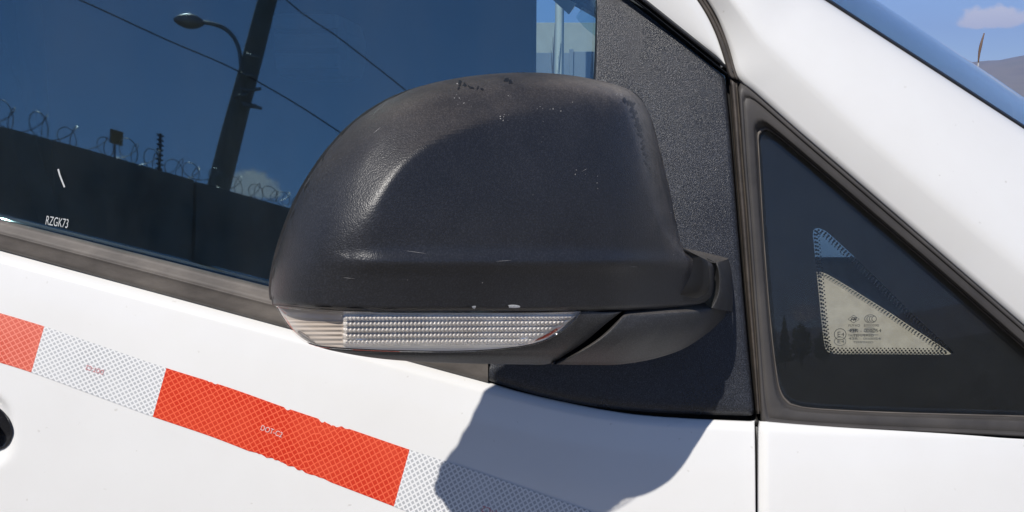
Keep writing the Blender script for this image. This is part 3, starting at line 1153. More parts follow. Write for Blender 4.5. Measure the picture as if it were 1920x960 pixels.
S, Y = shell_xyz()
edgeY = Y[0]
V = P(S[..., 0], S[..., 1], Y)
back = P(OC[:, 0], OC[:, 1], edgeY + 0.006)        # short return of the rim
cen3 = back.mean(0)
V = np.concatenate([(back + (cen3 - back) * 0.006)[None], V])
shell = part(grid_obj('wing_mirror', V, MAT['shell'], wrap=True))
WEAR = resample([(1040, 146), (1110, 156), (1160, 170), (1192, 186), (1210, 225), (1226, 290), (1246, 370), (1264, 440), (1285, 478), (1330, 490)], 200)
wd, _k = nearest(S[..., 0], S[..., 1], WEAR)
wv = np.exp(-(wd / 24) ** 1.4) * np.interp(S[..., 0], [1000, 1090, 1170, 1230, 1290], [0.0, 0.55, 1.0, 0.75, 0.6])
wv = np.concatenate([wv[:1], wv]).ravel().astype(np.float32)
at = shell.data.attributes.new('wear', 'FLOAT', 'POINT')
at.data.foreach_set('value', wv)
shell['label'] = 'black textured wing mirror shell folded back against the window'

# casing behind the shell: thin visible rim on the left, closed back with the mirror glass
cas = []
cxy = np.array([900.0, 380.0])
for grow, dy in ((-4.0, -0.004), (1.0, 0.002), (4.5, 0.0035), (5.5, 0.006), (5.0, 0.010), (0, 0.014), (-22, 0.020), (-55, 0.022)):
    dirv = OC - np.stack([np.clip(OC[:, 0], 655, 1190), np.full(len(OC), 420.0)], 1)
    dirv /= np.linalg.norm(dirv, axis=1)[:, None]
    gfac = np.where(OC[:, 1] > 560, -1.0, 1.0) if grow > 0 else 1.0
    gl = grow * (1 - sstep(640, 900, OC[:, 0])) * np.where(gfac < 0, 0.4, 1) + np.minimum(grow, 0) * sstep(640, 900, OC[:, 0]) - 3.0 * sstep(640, 900, OC[:, 0])
    q = OC + dirv * gl[:, None]
    yb = edgeY * (1 - sstep(0.012, 0.02, dy)) + (-0.186 + 0.05 * (OC[:, 0] - 850) / 350) * sstep(0.012, 0.02, dy) + dy * 0.8
    cas.append(P(q[:, 0], q[:, 1], yb))
cas = np.stack(cas)
flat = cas[-1].copy()
casing = child(grid_obj('mirror_casing', np.concatenate([cas, (flat + (flat.mean(0) - flat) * 0.06)[None], (flat + (flat.mean(0) - flat) * 0.999)[None]]), MAT['black'], wrap=True), shell)
g = np.stack([flat + (flat.mean(0) - flat) * f + np.array([0, 0.0025, 0]) for f in (0.07, 0.3, 0.6, 0.999)])
child(grid_obj('mirror_glass', g, MAT['mirror'], wrap=True), shell)

# indicator ------------------------------------------------------------------
LT = [(519, 573), (535, 575), (560, 578), (600, 582), (660, 585), (750, 587), (850, 587), (950, 587), (1040, 586), (1088, 584)]
LB = [(519, 573), (532, 596), (552, 622), (575, 640), (600, 648), (680, 654), (780, 657), (870, 657), (950, 652), (1010, 641), (1050, 622), (1076, 600), (1088, 584)]


def lens_grid(nu, nv, inset=0.0):
    xs = np.linspace(0, 1, nu)
    T = resample(LT, 400)
    B = resample(LB, 400)
    x = 519 + (1088 - 519) * (0.5 - 0.5 * np.cos(math.pi * xs)) * 1.0
    x = np.clip(x, 519.5, 1087.5)
    ty = np.interp(x, T[:, 0], T[:, 1])
    by = np.interp(x, B[:, 0], B[:, 1])
    v = np.linspace(0, 1, nv)[:, None]
    py = ty + (by - ty) * v
    px = np.broadcast_to(x, py.shape)
    return px, py, np.broadcast_to(v, py.shape), (by - ty)


def lens_depth(px, py):
    base = shell_face(px, np.full(np.shape(px), 580.0)) + 0.0020
    q = np.clip((py - 585) / 70, 0, 1.3)
    wrapl = np.clip((665 - px) / 150, 0, 1) ** 2 * 0.028
    return base + 0.001 + 0.016 * q ** 1.8 + wrapl


px, py, v, hgt = lens_grid(240, 40)
Yl = lens_depth(px, py) - 0.0058 * np.sin(np.clip(v, 0, 1) * math.pi) ** 0.8 * np.clip(hgt / 30, 0, 1)
lens = child(grid_obj('indicator_lens', P(px, py, Yl), MAT['lens']), shell)
# silvered reflector with rows of small flutes behind the lens
px, py, v, hgt = lens_grid(900, 90)
Yr = lens_depth(px, np.full(np.shape(px), 586.0)) + 0.0042 + 0.010 * np.clip((py - 585) / 70, 0, 1.3)
rowpos = (py - (590 + (px - 900) * -0.006)) / 11.2
fr = np.mod(rowpos, 1.0)
prof = np.abs(fr - 0.5) * 2
inner = sstep(640, 650, px) * (1 - sstep(1055, 1078, px + (py - 600) * 1.75)) * sstep(592, 595, py) * (1 - sstep(645, 649, py))
bow = 5.5 * (1 - prof ** 2)
flute = np.abs(np.sin((px + bow * sstep(760, 900, px)) * math.pi / 7.6))
Yr = Yr - inner * (0.0030 * np.sqrt(np.maximum(0, 1 - prof ** 2)) + 0.0027 * flute * (1 - prof ** 3))
Yr = Yr - (1 - sstep(640, 650, px)) * 0.0016 * np.abs(np.mod((py - 602) / 8.3, 1) - 0.5) * sstep(600, 604, py)
V_ = P(px, py, Yr)
ic = int(np.argmin(np.abs(px[0] - 644)))
child(grid_obj('indicator_reflector', V_[:, ic:], MAT['reflector']), shell)
child(grid_obj('amber_bulb_chamber', V_[:, :ic + 1] + np.array([0, 0.0004, 0]), MAT['chamber']), shell)
# dark channel and bright bead under the flutes
bead = [(648, 633), (700, 639), (800, 643.5), (870, 644), (940, 641), (990, 633)]
bq = resample(bead, 90)
child(tube('reflector_bead', P(bq[:, 0], bq[:, 1], lens_depth(bq[:, 0], bq[:, 1]) + 0.0012), 0.0011, MAT['chrome']), shell)
bead = [(560, 622), (600, 645), (680, 651), (780, 654), (870, 654), (950, 648), (1005, 637), (1045, 618)]
bq = resample(bead, 120)
child(tube('lens_channel', P(bq[:, 0], bq[:, 1], lens_depth(bq[:, 0], bq[:, 1]) + 0.0022), 0.0009, MAT['chamber_dark']), shell)
# rim of the lens
J = Joined()
lb = resample(LB, 160)
d3 = P(lb[:, 0], lb[:, 1], lens_depth(lb[:, 0], lb[:, 1]) - 0.0004)
V_, F_ = tube_data(d3, 0.0009, 6)
J.add(V_, F_)
lt = resample(LT, 120)
d3 = P(lt[:, 0], lt[:, 1] + 0.5, lens_depth(lt[:, 0], lt[:, 1]) - 0.0002)
V_, F_ = tube_data(d3, 0.0008, 6)
J.add(V_, F_)
child(J.obj('lens_rim', MAT['lens']), shell)

# lower cap of the mirror head ---------------------------------------------------
CT = [(575, 641), (600, 649), (680, 655), (780, 658), (870, 658), (950, 653), (1010, 642), (1050, 623), (1076, 601), (1090, 585), (1130, 585), (1166, 584)]
CB = [(580, 645), (620, 657), (700, 671), (780, 678), (860, 681), (930, 682.5), (985, 683.5), (1030, 682), (1062, 664), (1100, 638), (1135, 608), (1166, 584)]
n = 160
ct, cb = resample(CT, n), resample(CB, n)
rows = []
for f in np.concatenate([np.linspace(0, 1, 14)]):
    q = ct * (1 - f) + cb * f
    dep = lens_depth(q[:, 0], np.minimum(q[:, 1], 662)) + 0.0015 + 0.016 * np.clip((q[:, 1] - 655) / 28, 0, 1) ** 2 - 0.0015 * math.sin(f * math.pi)
    rows.append(P(q[:, 0], q[:, 1], dep))
last = rows[-1]
rows.append(last + np.array([0, 0.012, 0.001]))
rows.append(last + np.array([0, 0.028, 0.010]))
cap = child(grid_obj('lower_cap', np.stack(rows), MAT['cap']), shell)
# dark body inside the head, seen in the gap between cap and foot
gp = [(880, 600), (920, 652), (1030, 674), (1090, 668), (1150, 640), (1240, 610), (1290, 592), (1280, 560), (1000, 560)]
q = resample(gp + [gp[0]], 80, smooth=False)[:-1]
a = P(q[:, 0], q[:, 1], shell_face(q[:, 0], np.full(len(q), 560.0)) + 0.040)
b = a + np.array([0, 0.035, 0])
c3 = a.mean(0)
V_ = np.concatenate([(a + (c3 - a) * 0.999)[None], a[None], b[None], (b + (b.mean(0) - b) * 0.999)[None]])
child(grid_obj('inner_body', V_, MAT['black'], wrap=True, smooth=False), shell)

# foot that carries the mirror, fixed to the sail panel ---------------------------
FT = [(1168, 588, -.158), (1185, 586.5, -.153), (1250, 584, -.125), (1300, 581, -.094), (1330, 577, -.068), (1352, 566, -.042), (1366, 556, -.014), (1372, 550, .024)]
FBt = [(1034, 683, -.165), (1085, 684, -.155), (1150, 684, -.138), (1195, 679, -.120), (1240, 669, -.100), (1285, 652, -.075), (1330, 622, -.036), (1364, 590, .020)]
n = 120
t_, b_ = resample(FT, n), resample(FBt, n)
rows = []
for f in np.linspace(0, 1, 30):
    q = t_ * (1 - f) + b_ * f
    bulge = -0.012 * math.sin(min(1, f * 1.05) * math.pi) ** 0.8 * np.interp(np.linspace(0, 1, n), [0, 0.2, 0.8, 1], [0.7, 1, 0.8, 0])
    edge = 0.004 * max(0, 1 - f / 0.06) ** 2
    gx = np.linspace(0, 1, n)
    side = 0.006 * np.clip(1 - gx / 0.03, 0, 1) ** 2
    bow = -26 * math.sin(f * math.pi) * np.clip(1 - gx * 2.2, 0, 1)
    rows.append(P(q[:, 0] - bow * 0.55, q[:, 1] - bow * 0.75 * -1 * -0.2, q[:, 2] + bulge + edge + side))
rows = [rows[0] + np.array([0, 0.03, 0.0])] + rows + [rows[-1] + np.array([0, 0.012, 0.0025]), rows[-1] + np.array([0, 0.07, 0.012])]
foot = part(grid_obj('mirror_foot', np.stack(rows), MAT['cap']))
# upright block of the foot at the right end of the shell, with its flat top
BL = [(1341, 492, -.066), (1346, 510, -.067), (1347, 535, -.067), (1343, 556, -.067), (1332, 577, -.067)]
BR = [(1367, 487, .026), (1372, 510, .025), (1374, 535, .022), (1375, 560, .020), (1374, 585, .018)]
n = 30
l_, r_ = resample(BL, n), resample(BR, n)
rows = []
for f in np.linspace(0, 1, 24):
    q = l_ * (1 - f) + r_ * f
    yy = l_[:, 2] + (r_[:, 2] - l_[:, 2]) * (1 - math.sqrt(max(0, 1 - f ** 2))) ** 0.9
    yy = yy + 0.003 * np.clip(1 - np.linspace(0, 1, n) / 0.08, 0, 1) ** 2 + 0.003 * max(0, 1 - f / 0.1) ** 2
    rows.append(P(q[:, 0], q[:, 1], yy))
rows = [rows[0] + np.array([-0.002, 0.02, 0])] + rows
child(grid_obj('foot_upright', np.stack(rows), MAT['cap']), foot)
TB = [(1262, 462, .027), (1300, 469, .026), (1335, 477, .025), (1366, 486, .024)]
TF = [(1255, 494, -.095), (1290, 491, -.076), (1322, 491, -.069), (1342, 493, -.066)]
n = 30
b_, f_ = resample(TB, n), resample(TF, n)
rows = []
for f in np.linspace(0, 1, 16):
    q = b_ * (1 - f) + f_ * f
    lift = -3.2 * max(0, 1 - f / 0.12) ** 2
    rows.append(P(q[:, 0], q[:, 1] + lift, q[:, 2]))
child(grid_obj('foot_top', np.stack(rows), MAT['cap']), foot)


# scuffs and paint chips on the shell ------------------------------------------------
def shell_pt(px, py, lift=0.0003):
    """points on the shell face, a hair proud of it"""
    px, py = np.asarray(px, float), np.asarray(py, float)
    Yv = shell_depth(px, py)
    return P(px, py, Yv - lift)


def blot(J, cx, cy, rx, ry, ang=0, n=9, jag=0.35, lift=0.0003):
    th = np.linspace(0, 2 * math.pi, n, endpoint=False)
    r = 1 + jag * rng.uniform(-1, 1, n)
    x, y = rx * r * np.cos(th), ry * r * np.sin(th)
    c, s = math.cos(rad(ang)), math.sin(rad(ang))
    J.add(shell_pt(np.append(cx + x * c - y * s, cx), np.append(cy + x * s + y * c, cy), lift), [(i, (i + 1) % n, n) for i in range(n)])


J = Joined()
blot(J, 963, 574.3, 12, 3.2, 1, 14, 0.15)
child(J.obj('white_paint_chip', MAT['scuff_w'], smooth=False), shell)
J = Joined()
blot(J, 889, 575.5, 3.4, 2.8)
child(J.obj('white_paint_chip', MAT['scuff_w'], smooth=False), shell)
J = Joined()
blot(J, 881, 575.7, 5, 1.2, 0, 10, 0.3, 0.0004)
blot(J, 952, 574, 2.4, 2.0, 0, 8, 0.3, 0.0005)
for (x0, y0, x1, y1, m, w) in ((1168, 186, 1186, 196, 7, 4), (1186, 196, 1200, 250, 16, 4.5), (1200, 250, 1212, 300, 9, 3), (1208, 300, 1219, 318, 4, 2), (862, 158, 905, 166, 9, 3.4), (858, 163, 875, 157, 4, 2.5), (948, 146, 962, 158, 7, 4.5)):
    for i in range(m):
        t = (i + rng.uniform(0, 1)) / m
        blot(J, x0 + (x1 - x0) * t + rng.normal(0, 1.6), y0 + (y1 - y0) * t + rng.normal(0, 1.6), w * rng.uniform(.5, 1.2), w * rng.uniform(.4, 1.0), rng.uniform(0, 180), 9, 0.45)
child(J.obj('black_gouge', MAT['scuff_b'], smooth=False), shell)['kind'] = 'stuff'
J = Joined()
for (cx, cy, sx, sy, m) in ((867, 195, 8, 5, 6), (945, 215, 8, 9, 7), (950, 185, 8, 8, 3), (1015, 208, 22, 5, 6), (1060, 200, 12, 4, 2), (1165, 178, 16, 3, 9), (1197, 190, 6, 6, 4), (1017, 262, 4, 14, 3), (1085, 325, 10, 5, 3), (1120, 345, 4, 10, 3), (860, 175, 5, 10, 4), (1008, 370, 40, 14, 2), (950, 500, 160, 40, 2), (1240, 400, 12, 60, 2)):
    for i in range(m):
        big = rng.uniform(0, 1) ** 2
        blot(J, cx + rng.normal(0, sx), cy + rng.normal(0, sy), 0.45 + 1.1 * big, 0.4 + 0.6 * big, rng.uniform(0, 180), 6, 0.4)
for x0, y0, L, an in ((640, 520, 26, 6), (930, 490, 30, -4), (1090, 322, 12, -28), (760, 470, 40, 8), (1180, 500, 16, 2), (700, 250, 18, -40)):
    c, sn = math.cos(rad(an)), math.sin(rad(an))
    t = np.linspace(0, 1, 8)
    wv = 0.28 * np.sin(t * math.pi) + 0.02
    xs, ys = x0 + L * t * c, y0 + L * t * sn
    J.grid(shell_pt(np.stack([xs - sn * wv, xs + sn * wv]), np.stack([ys + c * wv, ys - c * wv])))
child(J.obj('pale_scratch', MAT['scuff_p'], smooth=False), shell)['kind'] = 'stuff'

# reflective tape ------------------------------------------------------------------
TTOP = [(-1500, 148), (-700, 383), (-200, 528), (0, 587), (83, 612), (200, 652), (312, 690), (430, 727), (540, 766), (660, 806), (768, 843), (900, 886), (1060, 942), (1200, 990), (1400, 1056)]
TBOT = [(-1530, 236), (-730, 472), (-230, 612), (-30, 671), (52, 696), (168, 738), (286, 781), (400, 820), (505, 861), (630, 908), (737, 949), (870, 1000), (1030, 1056), (1170, 1104), (1370, 1170)]
TW, BW = resample(TTOP, 3000), resample(TBOT, 3000)


def chip(x, spots):
    y = np.zeros_like(x)
    for cx, w, dpt in spots:
        y += dpt * np.clip(1 - np.abs((x - cx) / w) ** 3, 0, 1) * (0.75 + 0.25 * np.sin(x * 1.7 + cx))
    return y


TOPCH = [(538, 5, 4), (402, 4, 3), (604, 6, 5), (618, 8, 6.5), (632, 7, 5), (648, 5, 3.5), (392, 3, 2)]
BOTCH = [(478, 10, 3), (492, 6, 5), (508, 9, 4.5), (520, 5, 7), (532, 7, 5), (548, 8, 3.5), (566, 4, 3), (600, 20, 2)]


def tape(f0, f1, mat, chips=False):
    m = int((f1 - f0) * 700) + 40
    u = np.linspace(f0, f1, m)
    idx = u * 2999
    ti = np.stack([np.interp(idx, np.arange(3000), TW[:, k]) for k in (0, 1)], 1)
    bi = np.stack([np.interp(idx, np.arange(3000), BW[:, k]) for k in (0, 1)], 1)
    if chips:
        ti[:, 1] += chip(ti[:, 0], TOPCH)
        bi[:, 1] -= chip(bi[:, 0], BOTCH)
    vv = np.linspace(0, 1, 12)
    S = np.stack([ti * (1 - t) + bi * t for t in vv])
    L = np.concatenate([[0], np.cumsum(np.linalg.norm(np.diff(TW, axis=0), axis=1))])
    uu = np.interp(idx, np.arange(3000), L)
    uv = np.stack([np.broadcast_to(uu, S.shape[:2]), np.broadcast_to((vv * 100)[:, None], S.shape[:2])], -1)
    o = grid_obj('tape_segment', PS(S[..., 0], S[..., 1], off(body, 0.0006)), mat, uv=uv)
    return part(o)


def frac(x):
    return float(np.interp(x, TW[:, 0], np.linspace(0, 1, 3000)))


cuts = [-1390, -935, -705, -375, -160, 83, 312, 768, 998, 1390]
cuts = [-1400, -900, -620, -160, 83, 312, 768, 1010, 1390]
segs = []
kinds = ['r', 'w', 'r', 'r', 'w', 'r', 'w', 'r']
cuts = [-1400, -1170, -715, -490, 83, 312, 768, 1190, 1395]
kinds = ['w', 'r', 'w', 'r', 'w', 'r', 'w', 'r']
for i, kd in enumerate(kinds):
    segs.append(tape(frac(cuts[i]), frac(cuts[i + 1]), MAT['tape_pale' if i == 3 else 'tape_red' if kd == 'r' else 'tape_white'], chips=(i == 5)))
TP = off(body, 0.0011)
J = Joined()
put_text(J, 'DOT-C2', 488, 806, 42, 10, 20, TP)
child(J.obj('tape_lettering', MAT['print_pink'], smooth=False), segs[5])
J = Joined()
put_text(J, 'DOT-C2', 195, 694, 34, 9, 197, TP)
child(J.obj('tape_lettering', MAT['print_red'], smooth=False), segs[4])
J = Joined()
put_text(J, 'DOT-C2', 958, 966, 56, 12, 199, TP)
child(J.obj('tape_lettering', MAT['print_red'], smooth=False), segs[6])

# door handle --------------------------------------------------------------------
HO = np.array([(-150, 800), (-140, 775), (-110, 760), (-60, 755), (-10, 762), (8, 775), (19, 793), (22, 812), (15, 832), (2, 842), (-30, 846), (-90, 846), (-130, 836), (-146, 818), (-150, 800)], float)
ho = resample(HO, 121)[:-1]
hc = np.array([-62.0, 800.0]) + 0 * ho
bf = lambda x, z: body(x, z)
g = np.concatenate([PS((ho + (hc - ho) * k1)[:, 0], (ho + (hc - ho) * k1)[:, 1], off(body, o))[None] for k1, o in ((-0.02, 0.0002), (0.0, 0.0022), (0.03, 0.0024), (0.07, 0.0012), (0.3, 0.0010), (0.999, 0.0010))])
hcup = child(grid_obj('handle_recess', np.concatenate([g]), MAT['gloss_black'], wrap=True), door)
hb = np.array([(-230, 815), (-225, 795), (-150, 786), (-40, 786), (-8, 792), (0, 806), (-8, 822), (-40, 830), (-150, 832), (-225, 828), (-230, 815)], float)
hb = resample(hb, 101)[:-1]
hc2 = np.array([-115.0, 808.0]) + 0 * hb
g = np.concatenate([PS((hb + (hc2 - hb) * k1)[:, 0], (hb + (hc2 - hb) * k1)[:, 1], off(body, o))[None] for k1, o in ((0.0, -0.014), (0.02, 0.004), (0.1, 0.012), (0.3, 0.016), (0.6, 0.017), (0.999, 0.017))])
child(grid_obj('door_handle', g, MAT['gloss_black'], wrap=True), door)

# cabin and the rest of the van -----------------------------------------------------
# side of the dash behind the quarter glass
DR = [[(1440, 482), (1900, 482)], [(1440, 484), (1900, 484)], [(1440, 560), (1900, 560)], [(1440, 620), (1900, 620)], [(1440, 668), (1900, 668)], [(1440, 730), (1900, 730)]]
g = section(DR, [-0.072, -0.066, -0.043, -0.0250, -0.0155, -0.0145], 40, green, sub=5, smooth=False)
part(grid_obj('dash_side', g, MAT['dash']))
top2 = np.stack([g[0] + np.array([0, 0.55 * t, 0.012 * math.sin(t * 3) - 0.0004]) for t in np.linspace(0, 1, 12)])
part(grid_obj('dash_top', top2, MAT['dash_top']))


def vbox(name, lo, hi, mat, bevel=0.01):
    return part(box(name, lo, hi, MAT[mat], None, bevel))


vbox('cabin_floor', (-3.2, 0.06, 0.30), (0.9, 1.50, 0.36), 'dark_in')
vbox('firewall', (0.62, 0.10, 0.34), (0.68, 1.46, 0.86), 'dark_in')
vbox('dashboard', (0.16, 0.16, 0.55), (0.62, 1.40, 0.90), 'dark_in', 0.04)
vbox('far_door', (-1.05, 1.50, 0.30), (0.85, 1.56, 0.98), 'paint', 0.02)
vbox('rear_bulkhead', (-3.25, 0.1, 0.34), (-3.19, 1.5, 1.74), 'dark_in')
vbox('far_side_rear', (-3.2, 1.46, 0.30), (P(1006, 60, 1.46)[0], 1.52, 1.70), 'dark_in')
vbox('side_rear', (-3.2, 0.0, 0.30), (-1.07, 0.05, 1.72), 'paint', 0.02)
# front seat
seat = part(box('front_seat', (-0.95, 0.30, 0.42), (-0.35, 0.82, 0.60), MAT['seat'], None, 0.06))


def slanted(name, x0, z0, x1, z1, y0, y1, th, mat, par, bevel=0.04):
    bm = bmesh.new()
    bmesh.ops.create_cube(bm, size=1)
    L = math.hypot(x1 - x0, z1 - z0)
    ax = np.array([(x1 - x0) / L, 0, (z1 - z0) / L])
    nx = np.array([ax[2], 0, -ax[0]])
    c = np.array([(x0 + x1) / 2, (y0 + y1) / 2, (z0 + z1) / 2])
    for vv in bm.verts:
        vv.co = Vector(c + ax * vv.co.x * L + np.array([0, 1, 0]) * vv.co.y * (y1 - y0) + nx * vv.co.z * th)
    bmesh.ops.bevel(bm, geom=bm.edges[:], offset=bevel, segments=4, affect='EDGES', profile=0.5)
    for f in bm.faces:
        f.smooth = True
    me = bpy.data.meshes.new(name)
    bm.to_mesh(me)
    bm.free()
    o = link(name, me, MAT[mat])
    return child(o, par) if par else part(o)


slanted('seat_backrest', -0.78, 0.5, -0.96, 1.24, 0.32, 0.80, 0.16, 'seat', seat)
slanted('headrest', -0.96, 1.29, -1.02, 1.50, 0.44, 0.70, 0.12, 'seat_lt', seat)
h0, h1 = P(508, 150, 0.62), P(640, 18, 0.62)
hr = part(box('passenger_headrest', (h0[0], 0.62, h0[2]), (h1[0], 0.86, h1[2]), MAT['seat'], None, 0.03))
for k0 in range(3):
    zz = h0[2] + (h1[2] - h0[2]) * (0.16 + 0.28 * k0)
    child(box('headrest_band', (h0[0] + 0.008, 0.612, zz), (h1[0] - 0.006, 0.635, zz + 0.022), MAT['seat_lt'], None, 0.006), hr)
# far front pillar, near and far roof rails, roof
fa, fb = P(1085, 0, 1.46), P(1122, 21, 1.46)
fe = (fb - fa) / (fb - fa)[0]
fa = fa + np.array([0.022, 0, 0.034])
slanted('far_pillar', *(fa + fe * 0.5)[[0, 2]], *(fa - fe * 0.75)[[0, 2]], 1.46, 1.52, 0.08, 'dark_in', None, 0.01)
slanted('centre_pillar', -1.10, 0.95, -1.18, 1.72, 0.06, 0.14, 0.12, 'dark_in', None, 0.01)
sb0, sb1 = P(40, 60, 0.9), P(86, 60, 0.9)
slanted('seat_belt', (sb0[0] + sb1[0]) / 2 - 0.02, 0.55, (sb0[0] + sb1[0]) / 2, 1.70, 0.90, 0.904, sb1[0] - sb0[0], 'seat', None, 0.001)
vbox('roof', (-3.2, 0.08, 1.70), (-0.42, 1.50, 1.76), 'paint', 0.03)
w = WID * (1 - np.cos(np.linspace(0, math.pi, 70))) / 2
hd0 = screen_pts(edge3d[[0, -1]], w)[:, 0] + np.array([-0.02, 0, 0.004])
hd = np.stack([hd0 * (1 - t) + np.stack([np.full(len(w), -0.44), np.clip(hd0[:, 1], 0.06, 1.5), np.full(len(w), 1.755)], 1) * t + np.array([0, 0, 0.05 * math.sin(t * math.pi)]) for t in np.linspace(0, 1, 14)])
part(grid_obj('roof_header', hd, MAT['paint'], thick=0.02))
vbox('roof_rail', (-3.2, 0.045, 1.60), (-0.10, 0.14, 1.76), 'paint', 0.02)
hood = np.array([[[0.55 + 0.75 * a, 0.10 + 1.36 * b, 0.935 - 0.16 * a ** 1.6 + 0.05 * math.sin(b * math.pi)] for b in np.linspace(0, 1, 24)] for a in np.linspace(0, 1, 20)])
part(grid_obj('hood', hood, MAT['paint'], thick=0.004))
# antenna on the far front corner
a0, a1 = P(1845.5, 62, 1.5), P(1834, 122, 1.5)
base = np.array([a1[0] - 0.035, 1.5, 0.9])
pts = resample(np.array([base, a1 - np.array([0, 0, 0.05]), a1, (a0 + a1) / 2 + np.array([0.001, 0, 0]), a0]), 30)
pts = np.array([np.array(base) * (1 - t) + a1 * t for t in np.linspace(0, 1, 12)][:-1] + [a1 * (1 - t) + a0 * t + np.array([-0.003 * math.sin(t * math.pi), 0, 0]) for t in np.linspace(0, 1, 14)])
ant = part(tube('antenna', pts[:14], 0.0016, MAT['antenna_b']))
child(tube('antenna_sleeve', pts[12:], np.concatenate([np.linspace(0.0016, 0.0034, 7), np.linspace(0.0034, 0.0014, len(pts) - 19)]), MAT['antenna']), ant)


# ------------------------------------------------------------------ what the glass mirrors: yard wall, leaning lamp pole, cables
W0, W1 = np.array([-3.70, -6.76]), np.array([-1.94, -10.62])
WD = (W1 - W0) / np.linalg.norm(W1 - W0)
WN = np.array([-WD[1], WD[0]])                  # towards the van
if WN @ (-W0) < 0:
    WN = -WN


def wall_pt(s, h, out=0.0):
    q = W0 + WD * s + WN * out
    return np.array([q[0], q[1], h])


WALL_H = 3.0
wall = empty('yard_wall', wall_pt(0, 0), 'shaded concrete panel wall mirrored in the dark door window', 'wall')


def wpart(o, par=None):
    o.parent = par or wall
    o.matrix_parent_inverse = wall.matrix_world.inverted()
    return o


def wall_block(name, s0, s1, z0, z1, o0, o1, mat, par=None):
    V = [wall_pt(s, z, o) for z in (z0, z1) for s, o in ((s0, o0), (s1, o0), (s1, o1), (s0, o1))]
    F = [(0, 1, 2, 3), (4, 5, 6, 7), (0, 1, 5, 4), (1, 2, 6, 5), (2, 3, 7, 6), (3, 0, 4, 7)]
    return wpart(mesh_obj(name, V, F, MAT[mat], smooth=False), par)


for i in range(-2, 9):
    s0 = i * 2.5
    wall_block('concrete_panel', s0 + 0.012, s0 + 2.388, 0, WALL_H + rng.uniform(-0.008, 0.008), -0.12, rng.uniform(-0.006, 0.006), 'concrete')
    wall_block('post', s0 + 2.4, s0 + 2.488, 0, WALL_H - 0.02, -0.15, 0.03, 'concrete')


def razor():
    J = Joined()
    s = np.linspace(-4.5, 18, 4200)
    ph = (s + 0.05 * np.sin(s * 3.1) + 0.03 * np.sin(s * 7.7 + 1)) / 0.17 * 2 * math.pi
    r = 0.10
    pts = np.array([wall_pt(a + 0.16 * math.sin(p * 0.5 + 0.4), WALL_H + 0.105 + r * (1 + 0.18 * math.sin(a * 4.3)) * math.sin(p) + 0.02 * math.sin(a * 5) + 0.012 * math.sin(a * 13), -0.06 + r * math.cos(p)) for a, p in zip(s, ph)])
    V, F = tube_data(pts, 0.0046, 4)
    J.add(V, F)
    for i in range(0, len(pts), 6):                  # barbs
        d = rng.normal(0, 1, 3)
        d /= np.linalg.norm(d)
        e = np.cross(d, [0.3, 0.5, 0.8])
        e /= np.linalg.norm(e)
        J.add([pts[i] + d * 0.018, pts[i] - d * 0.018, pts[i] + e * 0.006], [(0, 1, 2)])
    o = J.obj('razor_wire', MAT['galv'], smooth=False)
    tag(o, 'coil of razor wire along the top of the mirrored wall', 'razor wire')


razor()


def refl(px, py):
    """where a line of sight runs after the plane of the door glass"""
    q = PS(np.array([px - 3.0, px, px + 3.0, px, px]), np.array([py, py, py, py - 3.0, py + 3.0]), off(green, GL_OFF))
    nn = np.cross(q[2] - q[0], q[3] - q[4])
    nn /= np.linalg.norm(nn)
    d = rays(px, py)
    d = d - 2 * (d @ nn) * nn
    return q[1], d / np.linalg.norm(d)


def refl_at(px, py, dist):
    q, d = refl(px, py)
    return q + d * dist / math.hypot(d[0], d[1])


PD = 11.5
p0, p1 = refl_at(410, 352, PD), refl_at(505, 0, PD)
axis = (p1 - p0) / (p1 - p0)[2]
pb = p0 - axis * p0[2]
pole = empty('lamp_pole', pb, 'leaning concrete lamp pole mirrored in the door window, with a curved lamp arm', 'lamp pole')


def ppart(o, par=None):
    o.parent = par or pole
    o.matrix_parent_inverse = pole.matrix_world.inverted()
    return o


ppart(tube('shaft', [pb + axis * h for h in np.linspace(0, 8.4, 12)], np.linspace(0.18, 0.11, 12), MAT['wood'], seg=14))
arm = [refl_at(x, y, PD) for x, y in ((461, 190), (455, 130), (452, 100), (443, 75), (425, 56), (400, 46), (378, 42))]
ppart(tube('lamp_arm', resample(np.array(arm), 40), 0.028, MAT['galv']))
h0, h1 = refl_at(382, 44, PD), refl_at(325, 37, PD)
hp = [h0 * (1 - t) + h1 * t for t in np.linspace(0, 1, 12)]
ppart(tube('lamp_head', hp, [0.03, 0.055, 0.075, 0.088, 0.095, 0.098, 0.097, 0.09, 0.08, 0.065, 0.045, 0.015], MAT['galv'], seg=12))
for x, y, l in ((470, 140, 16), (478, 168, -14), (462, 168, 10), (455, 178, -12), (470, 196, 14), (475, 200, 18), (478, 104, 14)):
    a, b = refl_at(x - l, y - 2, PD - 0.25), refl_at(x + l, y + 4, PD - 0.25)
    ppart(tube('climbing_step', [a, b], 0.022, MAT['galv'], seg=6))


def cable(pxs, dist, label):
    pts = [refl_at(x, y, d) for (x, y), d in zip(pxs, dist)]
    o = tube('overhead_cable', resample(np.array(pts), 40), 0.009, MAT['cable'], seg=6)
    tag(o, label, 'cable', 'cables in the mirrored sky')


cable([(-300, -190), (150, 0), (300, 68), (462, 140), (640, 248), (900, 420)], [11.5, 11.4, 11.4, 11.3, 11.4, 11.5], 'upper overhead cable crossing the lamp pole in the window')
cable([(-200, -260), (470, -60), (560, 20), (640, 75), (760, 170), (980, 330)], [11.6, 11.7, 11.6, 11.5, 11.6, 11.8], 'thin overhead cable right of the lamp pole in the window')

